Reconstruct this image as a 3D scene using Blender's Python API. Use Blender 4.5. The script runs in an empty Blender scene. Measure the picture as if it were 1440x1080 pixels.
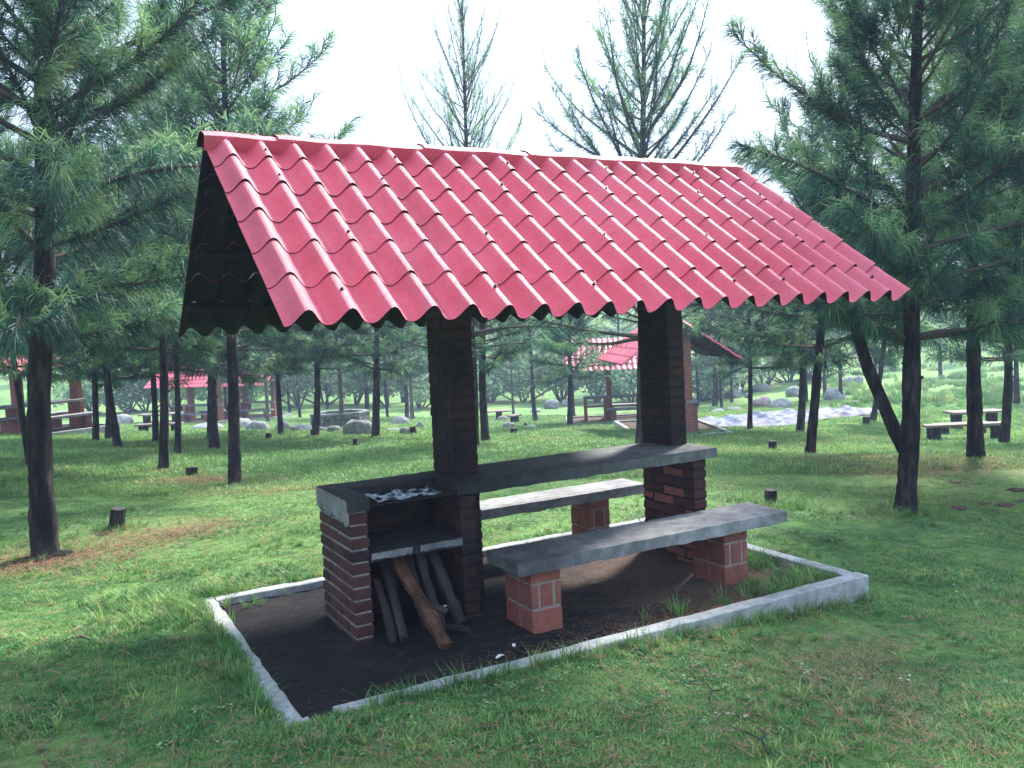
import bpy, bmesh, math, random
import numpy as np
from mathutils import Vector, Matrix

random.seed(7)
RNG = np.random.default_rng(7)
SC = bpy.context.scene
COL = SC.collection

# ------------------------------------------------------------------ camera
F_PX = 1228.5
CAM = np.array([-0.8697, -3.4531, 1.761])
YAW, PITCH, ROLL = -0.498, -0.0656, -0.0493
_F = np.array([-math.sin(YAW) * math.cos(PITCH), math.cos(YAW) * math.cos(PITCH), math.sin(PITCH)])
_R0 = np.array([math.cos(YAW), math.sin(YAW), 0.0])
_U0 = np.cross(_R0, _F)
_R = _R0 * math.cos(ROLL) + _U0 * math.sin(ROLL)
_U = _U0 * math.cos(ROLL) - _R0 * math.sin(ROLL)
cam = bpy.data.cameras.new('camera')
cam.sensor_width = 36.0
cam.lens = F_PX / 1440 * 36.0
cam.clip_start = 0.05
cam.clip_end = 3000
cam_o = bpy.data.objects.new('camera', cam)
COL.objects.link(cam_o)
cam_o.matrix_world = Matrix(((_R[0], _U[0], -_F[0], CAM[0]), (_R[1], _U[1], -_F[1], CAM[1]),
                             (_R[2], _U[2], -_F[2], CAM[2]), (0, 0, 0, 1)))
SC.camera = cam_o

# ------------------------------------------------------------------ sky and sun (bright overcast)
SUN_DIR = Vector((0.78, 0.50, 0.92)).normalized()      # towards the sun
world = bpy.data.worlds.new('World')
SC.world = world
world.use_nodes = True
nt = world.node_tree
bg = nt.nodes['Background']
bg.inputs['Strength'].default_value = 0.1
sky = nt.nodes.new('ShaderNodeTexSky')
sky.sky_type = 'NISHITA'
sky.sun_disc = False
sky.sun_elevation = math.asin(SUN_DIR.z)
sky.sun_rotation = math.atan2(SUN_DIR.x, SUN_DIR.y)
sky.air_density = 1.2
sky.dust_density = 3.0
geo = nt.nodes.new('ShaderNodeTexCoord')
sep = nt.nodes.new('ShaderNodeSeparateXYZ')
nt.links.new(geo.outputs['Generated'], sep.inputs[0])
mr = nt.nodes.new('ShaderNodeMapRange')                  # overcast sky: zenith about three times the horizon
mr.inputs['From Min'].default_value = 0.0
mr.inputs['From Max'].default_value = 1.0
mr.inputs['To Min'].default_value = 3.2
mr.inputs['To Max'].default_value = 10.0
nt.links.new(sep.outputs['Z'], mr.inputs['Value'])
cl = nt.nodes.new('ShaderNodeMix')
cl.data_type = 'RGBA'
cl.blend_type = 'MULTIPLY'
cl.inputs['Factor'].default_value = 1.0
cl.inputs['A'].default_value = (0.73, 0.90, 1.17, 1)
nt.links.new(mr.outputs[0], cl.inputs['B'])
mx = nt.nodes.new('ShaderNodeMix')
mx.data_type = 'RGBA'
mx.inputs['Factor'].default_value = 0.85                 # cloud cover
nt.links.new(sky.outputs[0], mx.inputs['A'])
nt.links.new(cl.outputs['Result'], mx.inputs['B'])
nt.links.new(mx.outputs['Result'], bg.inputs['Color'])
sun = bpy.data.lights.new('sun', 'SUN')
sun.energy = 4.5
sun.angle = math.radians(9)
sun.color = (1.0, 0.95, 0.88)
sun_o = bpy.data.objects.new('sun', sun)
COL.objects.link(sun_o)
sun_o.rotation_euler = SUN_DIR.to_track_quat('Z', 'Y').to_euler()
sun_o.location = (0, 0, 60)
SC.view_settings.view_transform = 'Standard'
SC.view_settings.look = 'None'
SC.view_settings.gamma = 1.0
SC.view_settings.exposure = 1.6
SC.view_settings.use_curve_mapping = False
SC.render.engine = 'CYCLES'
SC.cycles.max_bounces = 6
SC.cycles.diffuse_bounces = 2
SC.cycles.transparent_max_bounces = 6
SC.cycles.use_denoising = True


# ------------------------------------------------------------------ helpers
def props(o, label=None, cat=None, group=None, kind=None):
    if label: o['label'] = label
    if cat: o['category'] = cat
    if group: o['group'] = group
    if kind: o['kind'] = kind
    return o


def empty(name, loc=(0, 0, 0), rotz=0.0, label=None, cat=None, group=None):
    o = bpy.data.objects.new(name, None)
    o.empty_display_size = 0.2
    COL.objects.link(o)
    o.location = loc
    o.rotation_euler = (0, 0, rotz)
    return props(o, label, cat, group)


def link_mesh(name, me, parent=None):
    o = bpy.data.objects.new(name, me)
    COL.objects.link(o)
    if parent is not None:
        o.parent = parent
    return o


def copy_tree(o, parent=None):
    c = o.copy()
    COL.objects.link(c)
    c.parent = parent
    for ch in list(o.children):
        copy_tree(ch, c)
    return c


class MB:
    """Collects boxes, tubes and sheets into one mesh."""

    def __init__(self):
        self.v, self.f, self.m, self.s = [], [], [], []

    def add(self, vs, fs, mat=0, smooth=False):
        b = len(self.v)
        self.v += [tuple(p) for p in vs]
        for f in fs:
            self.f.append(tuple(i + b for i in f))
            self.m.append(mat)
            self.s.append(smooth)

    def box(self, x0, x1, y0, y1, z0, z1, mat=0):
        vs = [(x, y, z) for z in (z0, z1) for y in (y0, y1) for x in (x0, x1)]
        self.add(vs, [(0, 2, 3, 1), (4, 5, 7, 6), (0, 1, 5, 4), (2, 6, 7, 3), (0, 4, 6, 2), (1, 3, 7, 5)], mat)

    def tube(self, pts, rad, n=8, mat=0, cap=True, jitter=0.0, smooth=True):
        pts = [Vector(p) for p in pts]
        vs, fs = [], []
        ref = Vector((0.31, 0.95, 0.07))
        for i, p in enumerate(pts):
            t = (pts[min(i + 1, len(pts) - 1)] - pts[max(i - 1, 0)]).normalized()
            a = t.cross(ref)
            if a.length < 0.05:
                a = t.cross(Vector((1, 0, 0)))
            a.normalize()
            b = t.cross(a)
            for k in range(n):
                w = 2 * math.pi * k / n
                r = rad[i] * (1 + (random.uniform(-jitter, jitter) if jitter else 0))
                vs.append(p + (a * math.cos(w) + b * math.sin(w)) * r)
        for i in range(len(pts) - 1):
            for k in range(n):
                k2 = (k + 1) % n
                fs.append((i * n + k, i * n + k2, (i + 1) * n + k2, (i + 1) * n + k))
        self.add(vs, fs, mat, smooth)
        if cap:
            e = (len(pts) - 1) * n
            self.add(vs[:n], [tuple(range(n))], mat)
            self.add(vs[e:], [tuple(reversed(range(n)))], mat)

    def mesh(self, name, mats):
        me = bpy.data.meshes.new(name)
        me.from_pydata(self.v, [], self.f)
        for m in mats:
            me.materials.append(m)
        me.polygons.foreach_set('material_index', self.m)
        me.polygons.foreach_set('use_smooth', self.s)
        me.update()
        return me

    def build(self, name, mats, parent=None):
        if not isinstance(mats, (list, tuple)):
            mats = [mats]
        return link_mesh(name, self.mesh(name, mats), parent)


def np_mesh(name, verts, tris, mats, mat_idx=None, smooth=False, colors=None):
    me = bpy.data.meshes.new(name)
    nv, nf = len(verts), len(tris)
    me.vertices.add(nv)
    me.vertices.foreach_set('co', np.ascontiguousarray(verts, dtype=np.float32).ravel())
    me.loops.add(nf * 3)
    me.loops.foreach_set('vertex_index', np.ascontiguousarray(tris, dtype=np.int32).ravel())
    me.polygons.add(nf)
    me.polygons.foreach_set('loop_start', np.arange(0, nf * 3, 3, dtype=np.int32))
    me.polygons.foreach_set('loop_total', np.full(nf, 3, dtype=np.int32))
    for m in mats:
        me.materials.append(m)
    if mat_idx is not None:
        me.polygons.foreach_set('material_index', np.ascontiguousarray(mat_idx, dtype=np.int32))
    me.polygons.foreach_set('use_smooth', np.full(nf, smooth, dtype=bool))
    if colors is not None:
        at = me.attributes.new('tint', 'FLOAT', 'POINT')
        at.data.foreach_set('value', np.ascontiguousarray(colors, dtype=np.float32))
    me.update(calc_edges=True)
    return me


_bev = {}


def chamfer_mesh(name, dx, dy, dz, r, mat, rough=0.0, seed=0, cuts=0):
    """A chamfered block centred on its base."""
    key = (name, round(dx, 4), round(dy, 4), round(dz, 4), r, mat.name, seed)
    if key in _bev:
        return _bev[key]
    bm = bmesh.new()
    bmesh.ops.create_cube(bm, size=1.0)
    for v in bm.verts:
        v.co = Vector((v.co.x * dx, v.co.y * dy, (v.co.z + .5) * dz))
    if cuts:
        long_e = [e for e in bm.edges if e.calc_length() > max(dx, dy) * .9]
        bmesh.ops.subdivide_edges(bm, edges=long_e, cuts=cuts, use_grid_fill=True)
    es = [e for e in bm.edges if len(e.link_faces) == 2 and e.calc_face_angle(0) > .5]
    bmesh.ops.bevel(bm, geom=es, offset=r, segments=1, affect='EDGES', profile=.5)
    if rough:
        rr = random.Random(seed)
        for v in bm.verts:
            v.co += Vector((rr.uniform(-rough, rough), rr.uniform(-rough, rough), rr.uniform(-rough, rough)))
    me = bpy.data.meshes.new(name)
    bm.to_mesh(me)
    bm.free()
    me.materials.append(mat)
    _bev[key] = me
    return me


# ------------------------------------------------------------------ materials
def new_mat(name):
    m = bpy.data.materials.new(name)
    m.use_nodes = True
    t = m.node_tree
    b = t.nodes['Principled BSDF']
    b.inputs['Specular IOR Level'].default_value = 0.25
    b.inputs['Roughness'].default_value = 0.85
    return m, t, b


def N(t, kind, **kw):
    n = t.nodes.new(kind)
    for k, v in kw.items():
        if k in n.inputs:
            n.inputs[k].default_value = v
        else:
            setattr(n, k, v)
    return n


def coords(t, scale=1.0, obj=True, stretch=(1, 1, 1)):
    if obj:
        c = N(t, 'ShaderNodeTexCoord').outputs['Object']
    else:
        c = N(t, 'ShaderNodeNewGeometry').outputs['Position']
    mp = N(t, 'ShaderNodeMapping')
    mp.inputs['Scale'].default_value = tuple(scale * s for s in stretch)
    t.links.new(c, mp.inputs['Vector'])
    return mp.outputs[0]


def noise(t, vec, scale, detail=4, rough=.6):
    n = N(t, 'ShaderNodeTexNoise')
    n.inputs['Scale'].default_value = scale
    n.inputs['Detail'].default_value = detail
    n.inputs['Roughness'].default_value = rough
    if vec is not None:
        t.links.new(vec, n.inputs['Vector'])
    return n.outputs['Fac']


def ramp(t, fac, stops):
    r = N(t, 'ShaderNodeValToRGB')
    e = r.color_ramp.elements
    while len(e) < len(stops):
        e.new(0.5)
    for i, (p, c) in enumerate(stops):
        e[i].position = p
        e[i].color = (*c, 1)
    t.links.new(fac, r.inputs[0])
    return r.outputs[0]


def mixc(t, fac, a, b, mode='MIX'):
    m = N(t, 'ShaderNodeMix', data_type='RGBA', blend_type=mode)
    for sock, val in (('Factor', fac), ('A', a), ('B', b)):
        if isinstance(val, (int, float)):
            m.inputs[sock].default_value = val
        elif isinstance(val, tuple):
            m.inputs[sock].default_value = (*val, 1)
        else:
            t.links.new(val, m.inputs[sock])
    return m.outputs['Result']


def bump(t, b, h, strength=.4, dist=.01):
    n = N(t, 'ShaderNodeBump')
    n.inputs['Strength'].default_value = strength
    n.inputs['Distance'].default_value = dist
    t.links.new(h, n.inputs['Height'])
    t.links.new(n.outputs[0], b.inputs['Normal'])


def rough_mat(name, stops, scale=8, rough=.9, bstr=.4, bdist=.01, bscale=None, obj=True, stretch=(1, 1, 1), rnd=0.0):
    m, t, b = new_mat(name)
    v = coords(t, 1.0, obj, stretch)
    c = ramp(t, noise(t, v, scale, 6, .65), stops)
    if rnd:
        oi = N(t, 'ShaderNodeObjectInfo')
        k = N(t, 'ShaderNodeMapRange')
        k.inputs['To Min'].default_value = 1 - rnd
        k.inputs['To Max'].default_value = 1 + rnd
        t.links.new(oi.outputs['Random'], k.inputs['Value'])
        c = mixc(t, 1.0, c, k.outputs[0], 'MULTIPLY')
    t.links.new(c, b.inputs['Base Color'])
    b.inputs['Roughness'].default_value = rough
    bump(t, b, noise(t, v, bscale or scale * 5, 8, .7), bstr, bdist)
    return m


def roof_material():
    m, t, b = new_mat('rose_red_roof_paint')
    v = coords(t, 1.0, False)
    c = ramp(t, noise(t, v, 3.0, 6, .7), [(.3, (.52, .05, .085)), (.5, (.60, .07, .115)), (.72, (.64, .11, .16))])
    fine = noise(t, v, 60, 4, .7)
    c = mixc(t, ramp(t, fine, [(.52, (0, 0, 0)), (.75, (.6, .6, .6))]), c, (.36, .04, .075))
    chips = noise(t, coords(t, 1.0, False, (1, .5, 1)), 26, 3, .6)
    c = mixc(t, ramp(t, chips, [(.70, (0, 0, 0)), (.73, (.8, .8, .8))]), c, (.16, .035, .05))
    grime = noise(t, coords(t, 1.0, False, (3.2, .5, .5)), 2.2, 6, .7)
    c = mixc(t, ramp(t, grime, [(.50, (0, 0, 0)), (.78, (.55, .55, .55))]), c, (.33, .06, .085))
    fade = noise(t, v, .9, 3, .5)
    c = mixc(t, ramp(t, fade, [(.45, (0, 0, 0)), (.75, (.5, .5, .5))]), c, (.66, .17, .235))
    t.links.new(c, b.inputs['Base Color'])
    b.inputs['Roughness'].default_value = .52
    b.inputs['Specular IOR Level'].default_value = .6
    bump(t, b, noise(t, v, 40, 7, .85), .7, .018)
    return m


def brick_material(name, soot=0.0):
    m, t, b = new_mat(name)
    v = coords(t, 1.0, False)
    oi = N(t, 'ShaderNodeObjectInfo')
    c = ramp(t, oi.outputs['Random'], [(0, (.235, .062, .048)), (.35, (.30, .085, .062)), (.7, (.35, .115, .08)), (1, (.20, .058, .055))])
    c = mixc(t, ramp(t, noise(t, v, 22, 6, .7), [(.35, (0, 0, 0)), (.8, (.7, .7, .7))]), c, (.40, .19, .14))
    c = mixc(t, ramp(t, noise(t, v, 7, 4, .6), [(.5, (0, 0, 0)), (.75, (.55, .55, .55))]), c, (.10, .05, .055))
    if soot:
        c = mixc(t, ramp(t, noise(t, v, 4, 4, .6), [(.3, (soot,) * 3), (.75, (soot * .8,) * 3)]), c, (.009, .009, .014))  # grill soot, and the shelter's shade painted into the brick colour
    t.links.new(c, b.inputs['Base Color'])
    bump(t, b, noise(t, v, 90, 6, .7), .5, .006)
    return m


def concrete_material(name, base=(.36, .36, .37), dark=(.13, .125, .14), stain=.6, scale=3.0, soot_shade_x=None):
    m, t, b = new_mat(name)
    v = coords(t, 1.0, False)
    c = ramp(t, noise(t, v, 14, 8, .7), [(.3, tuple(x * .6 for x in base)), (.52, base), (.75, tuple(min(1, x * 1.35) for x in base))])
    c = mixc(t, ramp(t, noise(t, v, scale, 5, .65), [(.42, (0, 0, 0)), (.68, (stain,) * 3)]), c, dark)
    if soot_shade_x:  # darkens towards low x: grill soot plus painted roof shade
        sp_ = N(t, 'ShaderNodeSeparateXYZ')
        t.links.new(v, sp_.inputs[0])
        ad = N(t, 'ShaderNodeMath', operation='ADD')
        nz = N(t, 'ShaderNodeMath', operation='MULTIPLY')
        nz.inputs[1].default_value = 1.2
        t.links.new(noise(t, v, 2.6, 5, .65), nz.inputs[0])
        t.links.new(sp_.outputs['X'], ad.inputs[0])
        t.links.new(nz.outputs[0], ad.inputs[1])
        mr_ = N(t, 'ShaderNodeMapRange')
        mr_.inputs['From Min'].default_value = soot_shade_x[0]
        mr_.inputs['From Max'].default_value = soot_shade_x[1]
        mr_.inputs['To Min'].default_value = .96
        mr_.inputs['To Max'].default_value = 0
        t.links.new(ad.outputs[0], mr_.inputs['Value'])
        c = mixc(t, mr_.outputs[0], c, (.014, .014, .019))
    pits = noise(t, v, 70, 3, .5)
    c = mixc(t, ramp(t, pits, [(.64, (0, 0, 0)), (.71, (.8, .8, .8))]), c, (.05, .05, .055))
    t.links.new(c, b.inputs['Base Color'])
    bump(t, b, noise(t, v, 45, 8, .75), .5, .008)
    return m


def needle_material(name, a, bcol, young):
    m, t, b = new_mat(name)
    at = N(t, 'ShaderNodeAttribute')
    at.attribute_name = 'tint'
    oi = N(t, 'ShaderNodeObjectInfo')
    c = ramp(t, at.outputs['Fac'], [(0.0, a), (.38, bcol), (.75, young), (1.0, tuple(x * 1.2 for x in young))])
    k = N(t, 'ShaderNodeMapRange')
    k.inputs['To Min'].default_value = .82
    k.inputs['To Max'].default_value = 1.18
    t.links.new(oi.outputs['Random'], k.inputs['Value'])
    c = mixc(t, 1.0, c, k.outputs[0], 'MULTIPLY')
    t.links.new(c, b.inputs['Base Color'])
    b.inputs['Roughness'].default_value = .5
    b.inputs['Specular IOR Level'].default_value = .25
    tr = N(t, 'ShaderNodeBsdfTranslucent')
    t.links.new(c, tr.inputs['Color'])
    mxs = N(t, 'ShaderNodeMixShader')
    mxs.inputs[0].default_value = .38
    t.links.new(b.outputs[0], mxs.inputs[1])
    t.links.new(tr.outputs[0], mxs.inputs[2])
    t.links.new(mxs.outputs[0], t.nodes['Material Output'].inputs['Surface'])
    return m


def lawn_color(t):
    v = coords(t, 1.0, False)
    n1 = noise(t, v, .55, 5, .62)
    n2 = noise(t, v, 2.6, 6, .65)
    n3 = noise(t, v, .17, 3, .5)
    c = ramp(t, n2, [(.28, (.055, .15, .055)), (.48, (.12, .265, .08)), (.66, (.225, .38, .115))])
    c = mixc(t, ramp(t, n3, [(.42, (0, 0, 0)), (.62, (.75, .75, .75))]), c, (.215, .36, .105))
    c = mixc(t, ramp(t, n1, [(.57, (0, 0, 0)), (.70, (.6, .6, .6))]), c, (.31, .28, .14))
    n4 = noise(t, v, 5.5, 5, .7)
    c = mixc(t, ramp(t, n4, [(.57, (0, 0, 0)), (.68, (.85, .85, .85))]), c, (.34, .30, .18))
    return c, v


def ground_material():
    m, t, b = new_mat('lawn_ground')
    c, v = lawn_color(t)
    n5 = noise(t, v, 9, 6, .75)
    c = mixc(t, ramp(t, n5, [(.50, (0, 0, 0)), (.66, (.9, .9, .9))]), c, (.085, .062, .045))
    n6 = noise(t, v, 34, 4, .7)
    c = mixc(t, ramp(t, n6, [(.3, (.55, .55, .55)), (.6, (0, 0, 0))]), c, (.03, .06, .025))
    t.links.new(c, b.inputs['Base Color'])
    b.inputs['Roughness'].default_value = .95
    b.inputs['Specular IOR Level'].default_value = .1
    bump(t, b, noise(t, v, 30, 8, .8), .8, .04)
    return m


def blade_material():
    m, t, b = new_mat('grass_blade')
    c, v = lawn_color(t)
    oi = N(t, 'ShaderNodeObjectInfo')
    k = ramp(t, oi.outputs['Random'], [(0, (.55, .66, .7)), (.55, (.95, 1.0, 1.0)), (.90, (1.2, 1.15, 1.0)), (.93, (2.1, 1.5, 1.5)), (1, (2.4, 1.6, 1.7))])
    c = mixc(t, 1.0, c, k, 'MULTIPLY')
    t.links.new(c, b.inputs['Base Color'])
    b.inputs['Roughness'].default_value = .5
    tr = N(t, 'ShaderNodeBsdfTranslucent')
    t.links.new(c, tr.inputs['Color'])
    mxs = N(t, 'ShaderNodeMixShader')
    mxs.inputs[0].default_value = .3
    t.links.new(b.outputs[0], mxs.inputs[1])
    t.links.new(tr.outputs[0], mxs.inputs[2])
    t.links.new(mxs.outputs[0], t.nodes['Material Output'].inputs['Surface'])
    return m


M = {}
M['roof'] = roof_material()
M['bitumen'] = rough_mat('black_bitumen', [(.3, (.006, .006, .009)), (.7, (.012, .011, .016))], 12, .8, .3)
M['brick'] = brick_material('red_brick')
M['brick_dark'] = brick_material('shade_dark_brick', .97)  # this and the next two: shaded copies of the red brick
M['brick_soot_shade'] = brick_material('soot_shade_brick', 1.0)
M['brick_mid'] = brick_material('stain_shade_brick', .87)
M['brick_pier'] = brick_material('clean_red_brick', .32)
M['mortar'] = rough_mat('grey_mortar', [(.3, (.16, .14, .14)), (.7, (.34, .30, .28))], 18, .95, .6, .01, obj=False)
M['mortar_pale'] = rough_mat('pale_mortar', [(.3, (.17, .14, .125)), (.7, (.32, .27, .24))], 18, .95, .6, .01, obj=False)
M['mortar_dark'] = rough_mat('soot_shade_mortar', [(.3, (.012, .011, .015)), (.7, (.032, .028, .031))], 10, .95, .6, .01, obj=False)  # shaded copy of the grey mortar, sooty at the grill
M['concrete'] = concrete_material('weathered_concrete', (.27, .275, .285), (.085, .08, .09), .7)
M['concrete_soot_shade'] = concrete_material('soot_shade_concrete', (.17, .18, .185), (.014, .014, .02), .6, 2.2, (1.9, 3.7))  # left end darkened by soot and by roof shade put into the colour
M['concrete_bench'] = concrete_material('stain_shade_bench_concrete', (.27, .275, .285), (.07, .066, .075), .8, 3.0, (1.5, 3.1))  # roof shadow on the left of the seat painted in, over real stains
M['concrete_black'] = concrete_material('sooty_concrete', (.05, .05, .056), (.012, .012, .018), .8, 3.0)
M['hearth'] = concrete_material('sooty_hearth_concrete', (.028, .028, .034), (.20, .21, .21), .0, 5.0)
M['kerb'] = concrete_material('pale_kerb_concrete', (.36, .38, .39), (.17, .17, .165), .45, 4.0)
M['soil'] = rough_mat('dark_soil', [(.34, (.006, .006, .008)), (.54, (.012, .011, .013)), (.76, (.045, .031, .027))], 2.4, 1.0, 1.0, .03, 26, obj=False)
M['timber'] = rough_mat('dark_timber', [(.3, (.005, .005, .006)), (.7, (.012, .010, .010))], 9, .85, .4, .006, 40, stretch=(1, 1, .2))
M['bark'] = rough_mat('dark_pine_bark', [(.34, (.009, .008, .012)), (.5, (.026, .021, .026)), (.68, (.09, .072, .07))], 13, .95, 1.0, .06, 24, stretch=(1, 1, .28))
M['bark_pale'] = rough_mat('pale_pine_bark', [(.3, (.05, .04, .04)), (.5, (.11, .085, .08)), (.75, (.2, .16, .145))], 13, .95, 1.0, .06, 24, stretch=(1, 1, .28))
M['twig'] = rough_mat('twig_bark', [(.3, (.05, .042, .042)), (.7, (.12, .095, .085))], 20, .9, .2, .005)
M['needle'] = needle_material('pine_needle', (.007, .038, .038), (.045, .155, .11), (.20, .35, .15))
M['needle_far'] = needle_material('far_pine_needle', (.018, .06, .05), (.05, .13, .08), (.16, .26, .11))
M['leaf'] = needle_material('shrub_leaf', (.05, .13, .08), (.12, .25, .13), (.26, .38, .20))
M['ground'] = ground_material()
M['blade'] = blade_material()
M['litter'] = rough_mat('dry_needle_litter', [(.3, (.13, .06, .04)), (.7, (.30, .17, .10))], 30, .9, .1, .002, obj=False)
M['split'] = rough_mat('split_firewood', [(.36, (.022, .014, .013)), (.54, (.085, .04, .026)), (.76, (.22, .115, .07))], 8, .85, .5, .006, 30, stretch=(1, 1, .12))
M['greywood'] = rough_mat('grey_old_wood', [(.3, (.02, .02, .024)), (.7, (.06, .057, .057))], 8, .9, .5, .006, 30, stretch=(1, 1, .15))
M['charwood'] = rough_mat('dark_firewood', [(.3, (.012, .011, .012)), (.7, (.04, .032, .03))], 8, .9, .5, .006, 30, stretch=(1, 1, .15))
M['plankwood'] = rough_mat('weathered_plank', [(.3, (.13, .11, .095)), (.7, (.26, .225, .19))], 6, .85, .4, .006, 40, stretch=(.15, 1, 1))
M['rock'] = rough_mat('pale_granite', [(.28, (.10, .105, .11)), (.5, (.27, .27, .28)), (.74, (.46, .46, .47))], 3.2, .95, .8, .05, 14, rnd=.18)
M['rock_pink'] = rough_mat('pinkish_granite', [(.28, (.16, .11, .11)), (.5, (.34, .26, .26)), (.74, (.48, .42, .42))], 3.2, .95, .8, .05, 14)
M['stone_wall'] = rough_mat('rubble_stone', [(.35, (.05, .05, .055)), (.5, (.13, .13, .14)), (.7, (.28, .28, .29))], 9, .95, .9, .04, 16)
M['red_litter'] = rough_mat('reddish_bare_earth', [(.3, (.15, .06, .045)), (.7, (.28, .13, .09))], 4, 1, .8, .03, 20, obj=False)
t = M['soil'].node_tree
b = t.nodes['Principled BSDF']
old = b.inputs['Base Color'].links[0].from_socket
v = coords(t, 1.0, False)
sx_ = N(t, 'ShaderNodeSeparateXYZ')
t.links.new(v, sx_.inputs[0])
nm_ = N(t, 'ShaderNodeMath', operation='MULTIPLY_ADD')
nm_.inputs[1].default_value = 1.6
t.links.new(noise(t, v, 3.5, 6, .7), nm_.inputs[0])
t.links.new(sx_.outputs['X'], nm_.inputs[2])
mp_ = N(t, 'ShaderNodeMapRange')
mp_.inputs['From Min'].default_value = 2.6
mp_.inputs['From Max'].default_value = 3.5
t.links.new(nm_.outputs[0], mp_.inputs['Value'])
brown = ramp(t, noise(t, v, 30, 6, .75), [(.35, (.05, .034, .028)), (.6, (.12, .083, .066))])
cc = mixc(t, mp_.outputs[0], old, brown)  # roof shadow on the left and sunlit brown on the right painted in
ash = noise(t, v, 85, 3, .6)
cc = mixc(t, ramp(t, ash, [(.66, (0, 0, 0)), (.72, (.7, .7, .7))]), cc, (.11, .10, .105))
t.links.new(cc, b.inputs['Base Color'])
m, t, b = new_mat('aluminium_foil')
b.inputs['Base Color'].default_value = (.10, .125, .19, 1)
b.inputs['Metallic'].default_value = 1.0
b.inputs['Roughness'].default_value = .3
M['foil'] = m
m, t, b = new_mat('steel_screw')
b.inputs['Base Color'].default_value = (.03, .025, .03, 1)
b.inputs['Metallic'].default_value = .0
b.inputs['Roughness'].default_value = .5
M['screw'] = m
m, t, b = new_mat('blue_grey_plastic')
v = coords(t, 1.0)
t.links.new(ramp(t, noise(t, v, 1.6, 5, .6), [(.32, (.008, .014, .036)), (.5, (.028, .05, .11)), (.72, (.085, .13, .225))]), b.inputs['Base Color'])
b.inputs['Roughness'].default_value = .6
b.inputs['Specular IOR Level'].default_value = .15
M['tarp'] = m
m, t, b = new_mat('still_water')
b.inputs['Base Color'].default_value = (.05, .09, .06, 1)
b.inputs['Roughness'].default_value = .1
M['water'] = m
m, t, b = new_mat('white_scrap')
b.inputs['Base Color'].default_value = (.7, .7, .68, 1)
M['scrap'] = m


# ------------------------------------------------------------------ terrain
def ray(px, py):
    d = _F * F_PX + _R * (px - 720) - _U * (py - 540)
    return d / np.linalg.norm(d)


def at_depth(px, py, depth):
    d = _F * F_PX + _R * (px - 720) - _U * (py - 540)
    return CAM + d * (depth / F_PX)


CTRL = [(65, 785, 7.5), (330, 685, 12), (305, 632, 20), (60, 622, 20), (250, 605, 32), (270, 597, 40), (150, 590, 50),
        (530, 612, 24), (475, 599, 31), (688, 620, 20), (850, 593, 38), (920, 618, 19.5), (700, 578, 50), (850, 571, 55),
        (1140, 640, 14.8), (1373, 645, 12.2), (1272, 720, 8.6), (1000, 600, 25), (1200, 578, 30), (1075, 571, 38),
        (1300, 525, 60), (1400, 500, 72), (1320, 578, 32), (1370, 616, 22), (165, 745, 8.3), (500, 628, 19), (1150, 540, 58)]
cp = [tuple(at_depth(*c)) for c in CTRL]
_fh = np.array([_F[0], _F[1]]) / np.hypot(_F[0], _F[1])
_rh = np.array([_R0[0], _R0[1]])


def ud(u, d, z):
    p = CAM[:2] + _rh * u + _fh * d
    return (p[0], p[1], z)


cp += [(-0.1, .3, .045), (-.1, 2.6, .045), (3.8, .3, -.105), (3.85, 2.7, -.03), (1.8, .3, .01), (1.8, 2.75, .02), (1.8, 1.5, 0),
       ud(0, 0, .07), ud(-3, 0, .13), ud(3, 1, -.12), ud(0, -6, .2), ud(-10, -5, .4), ud(10, -5, -.4), ud(-9, 8, .3),
       ud(8, 6, -.5), ud(0, 3, .05), ud(-2.5, 5, .07), ud(4, 5, -.16),
       ud(-60, 60, -.5), ud(0, 90, .5), ud(50, 90, 2.5), ud(-50, 100, 1.5), ud(0, 130, 5), ud(70, 60, .5), ud(40, 20, -1.2),
       ud(-40, 15, 1.2), ud(-30, -30, 1.0), ud(30, -30, -1)]
cp = np.array(cp)


def _tps(r):
    return np.where(r > 1e-9, r * r * np.log(np.maximum(r, 1e-9)), 0)


_SC = 10.0
_P = cp[:, :2] / _SC
_n = len(_P)
_K = _tps(np.linalg.norm(_P[:, None] - _P[None], axis=2)) + np.eye(_n) * 2e-3
_A = np.zeros((_n + 3, _n + 3))
_A[:_n, :_n] = _K
_A[:_n, _n] = 1
_A[:_n, _n + 1:] = _P
_A[_n:, :_n] = _A[:_n, _n:].T
_W = np.linalg.solve(_A, np.concatenate([cp[:, 2], np.zeros(3)]))


def height(xy):
    xy = np.atleast_2d(np.asarray(xy, float))
    rel = xy - CAM[:2]
    r = np.linalg.norm(rel, axis=1, keepdims=True)
    lim = 135.0
    q = (CAM[:2] + rel * np.minimum(1, lim / np.maximum(r, 1e-6))) / _SC
    out = np.zeros(len(q))
    for s in range(0, len(q), 20000):
        b = q[s:s + 20000]
        k = _tps(np.linalg.norm(b[:, None] - _P[None], axis=2))
        out[s:s + 20000] = k @ _W[:_n] + _W[_n] + b @ _W[_n + 1:]
    x, y = xy[:, 0], xy[:, 1]
    w = np.clip((r[:, 0] - 2) / 12, 0, 1)
    out += .02 * (np.sin(x * 1.7 + 1.3 * np.sin(y * .9)) * np.cos(y * 1.3 + x * .4)) * (.4 + .6 * w)
    out += .05 * np.sin(x * .45 + 2) * np.sin(y * .5 + .7) * w
    return out


BED = (-.033, 3.732, .341, 2.612)          # the kerbed plot: x0, x1, y0, y1


def hz(x, y):
    return float(height([(x, y)])[0])


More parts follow.
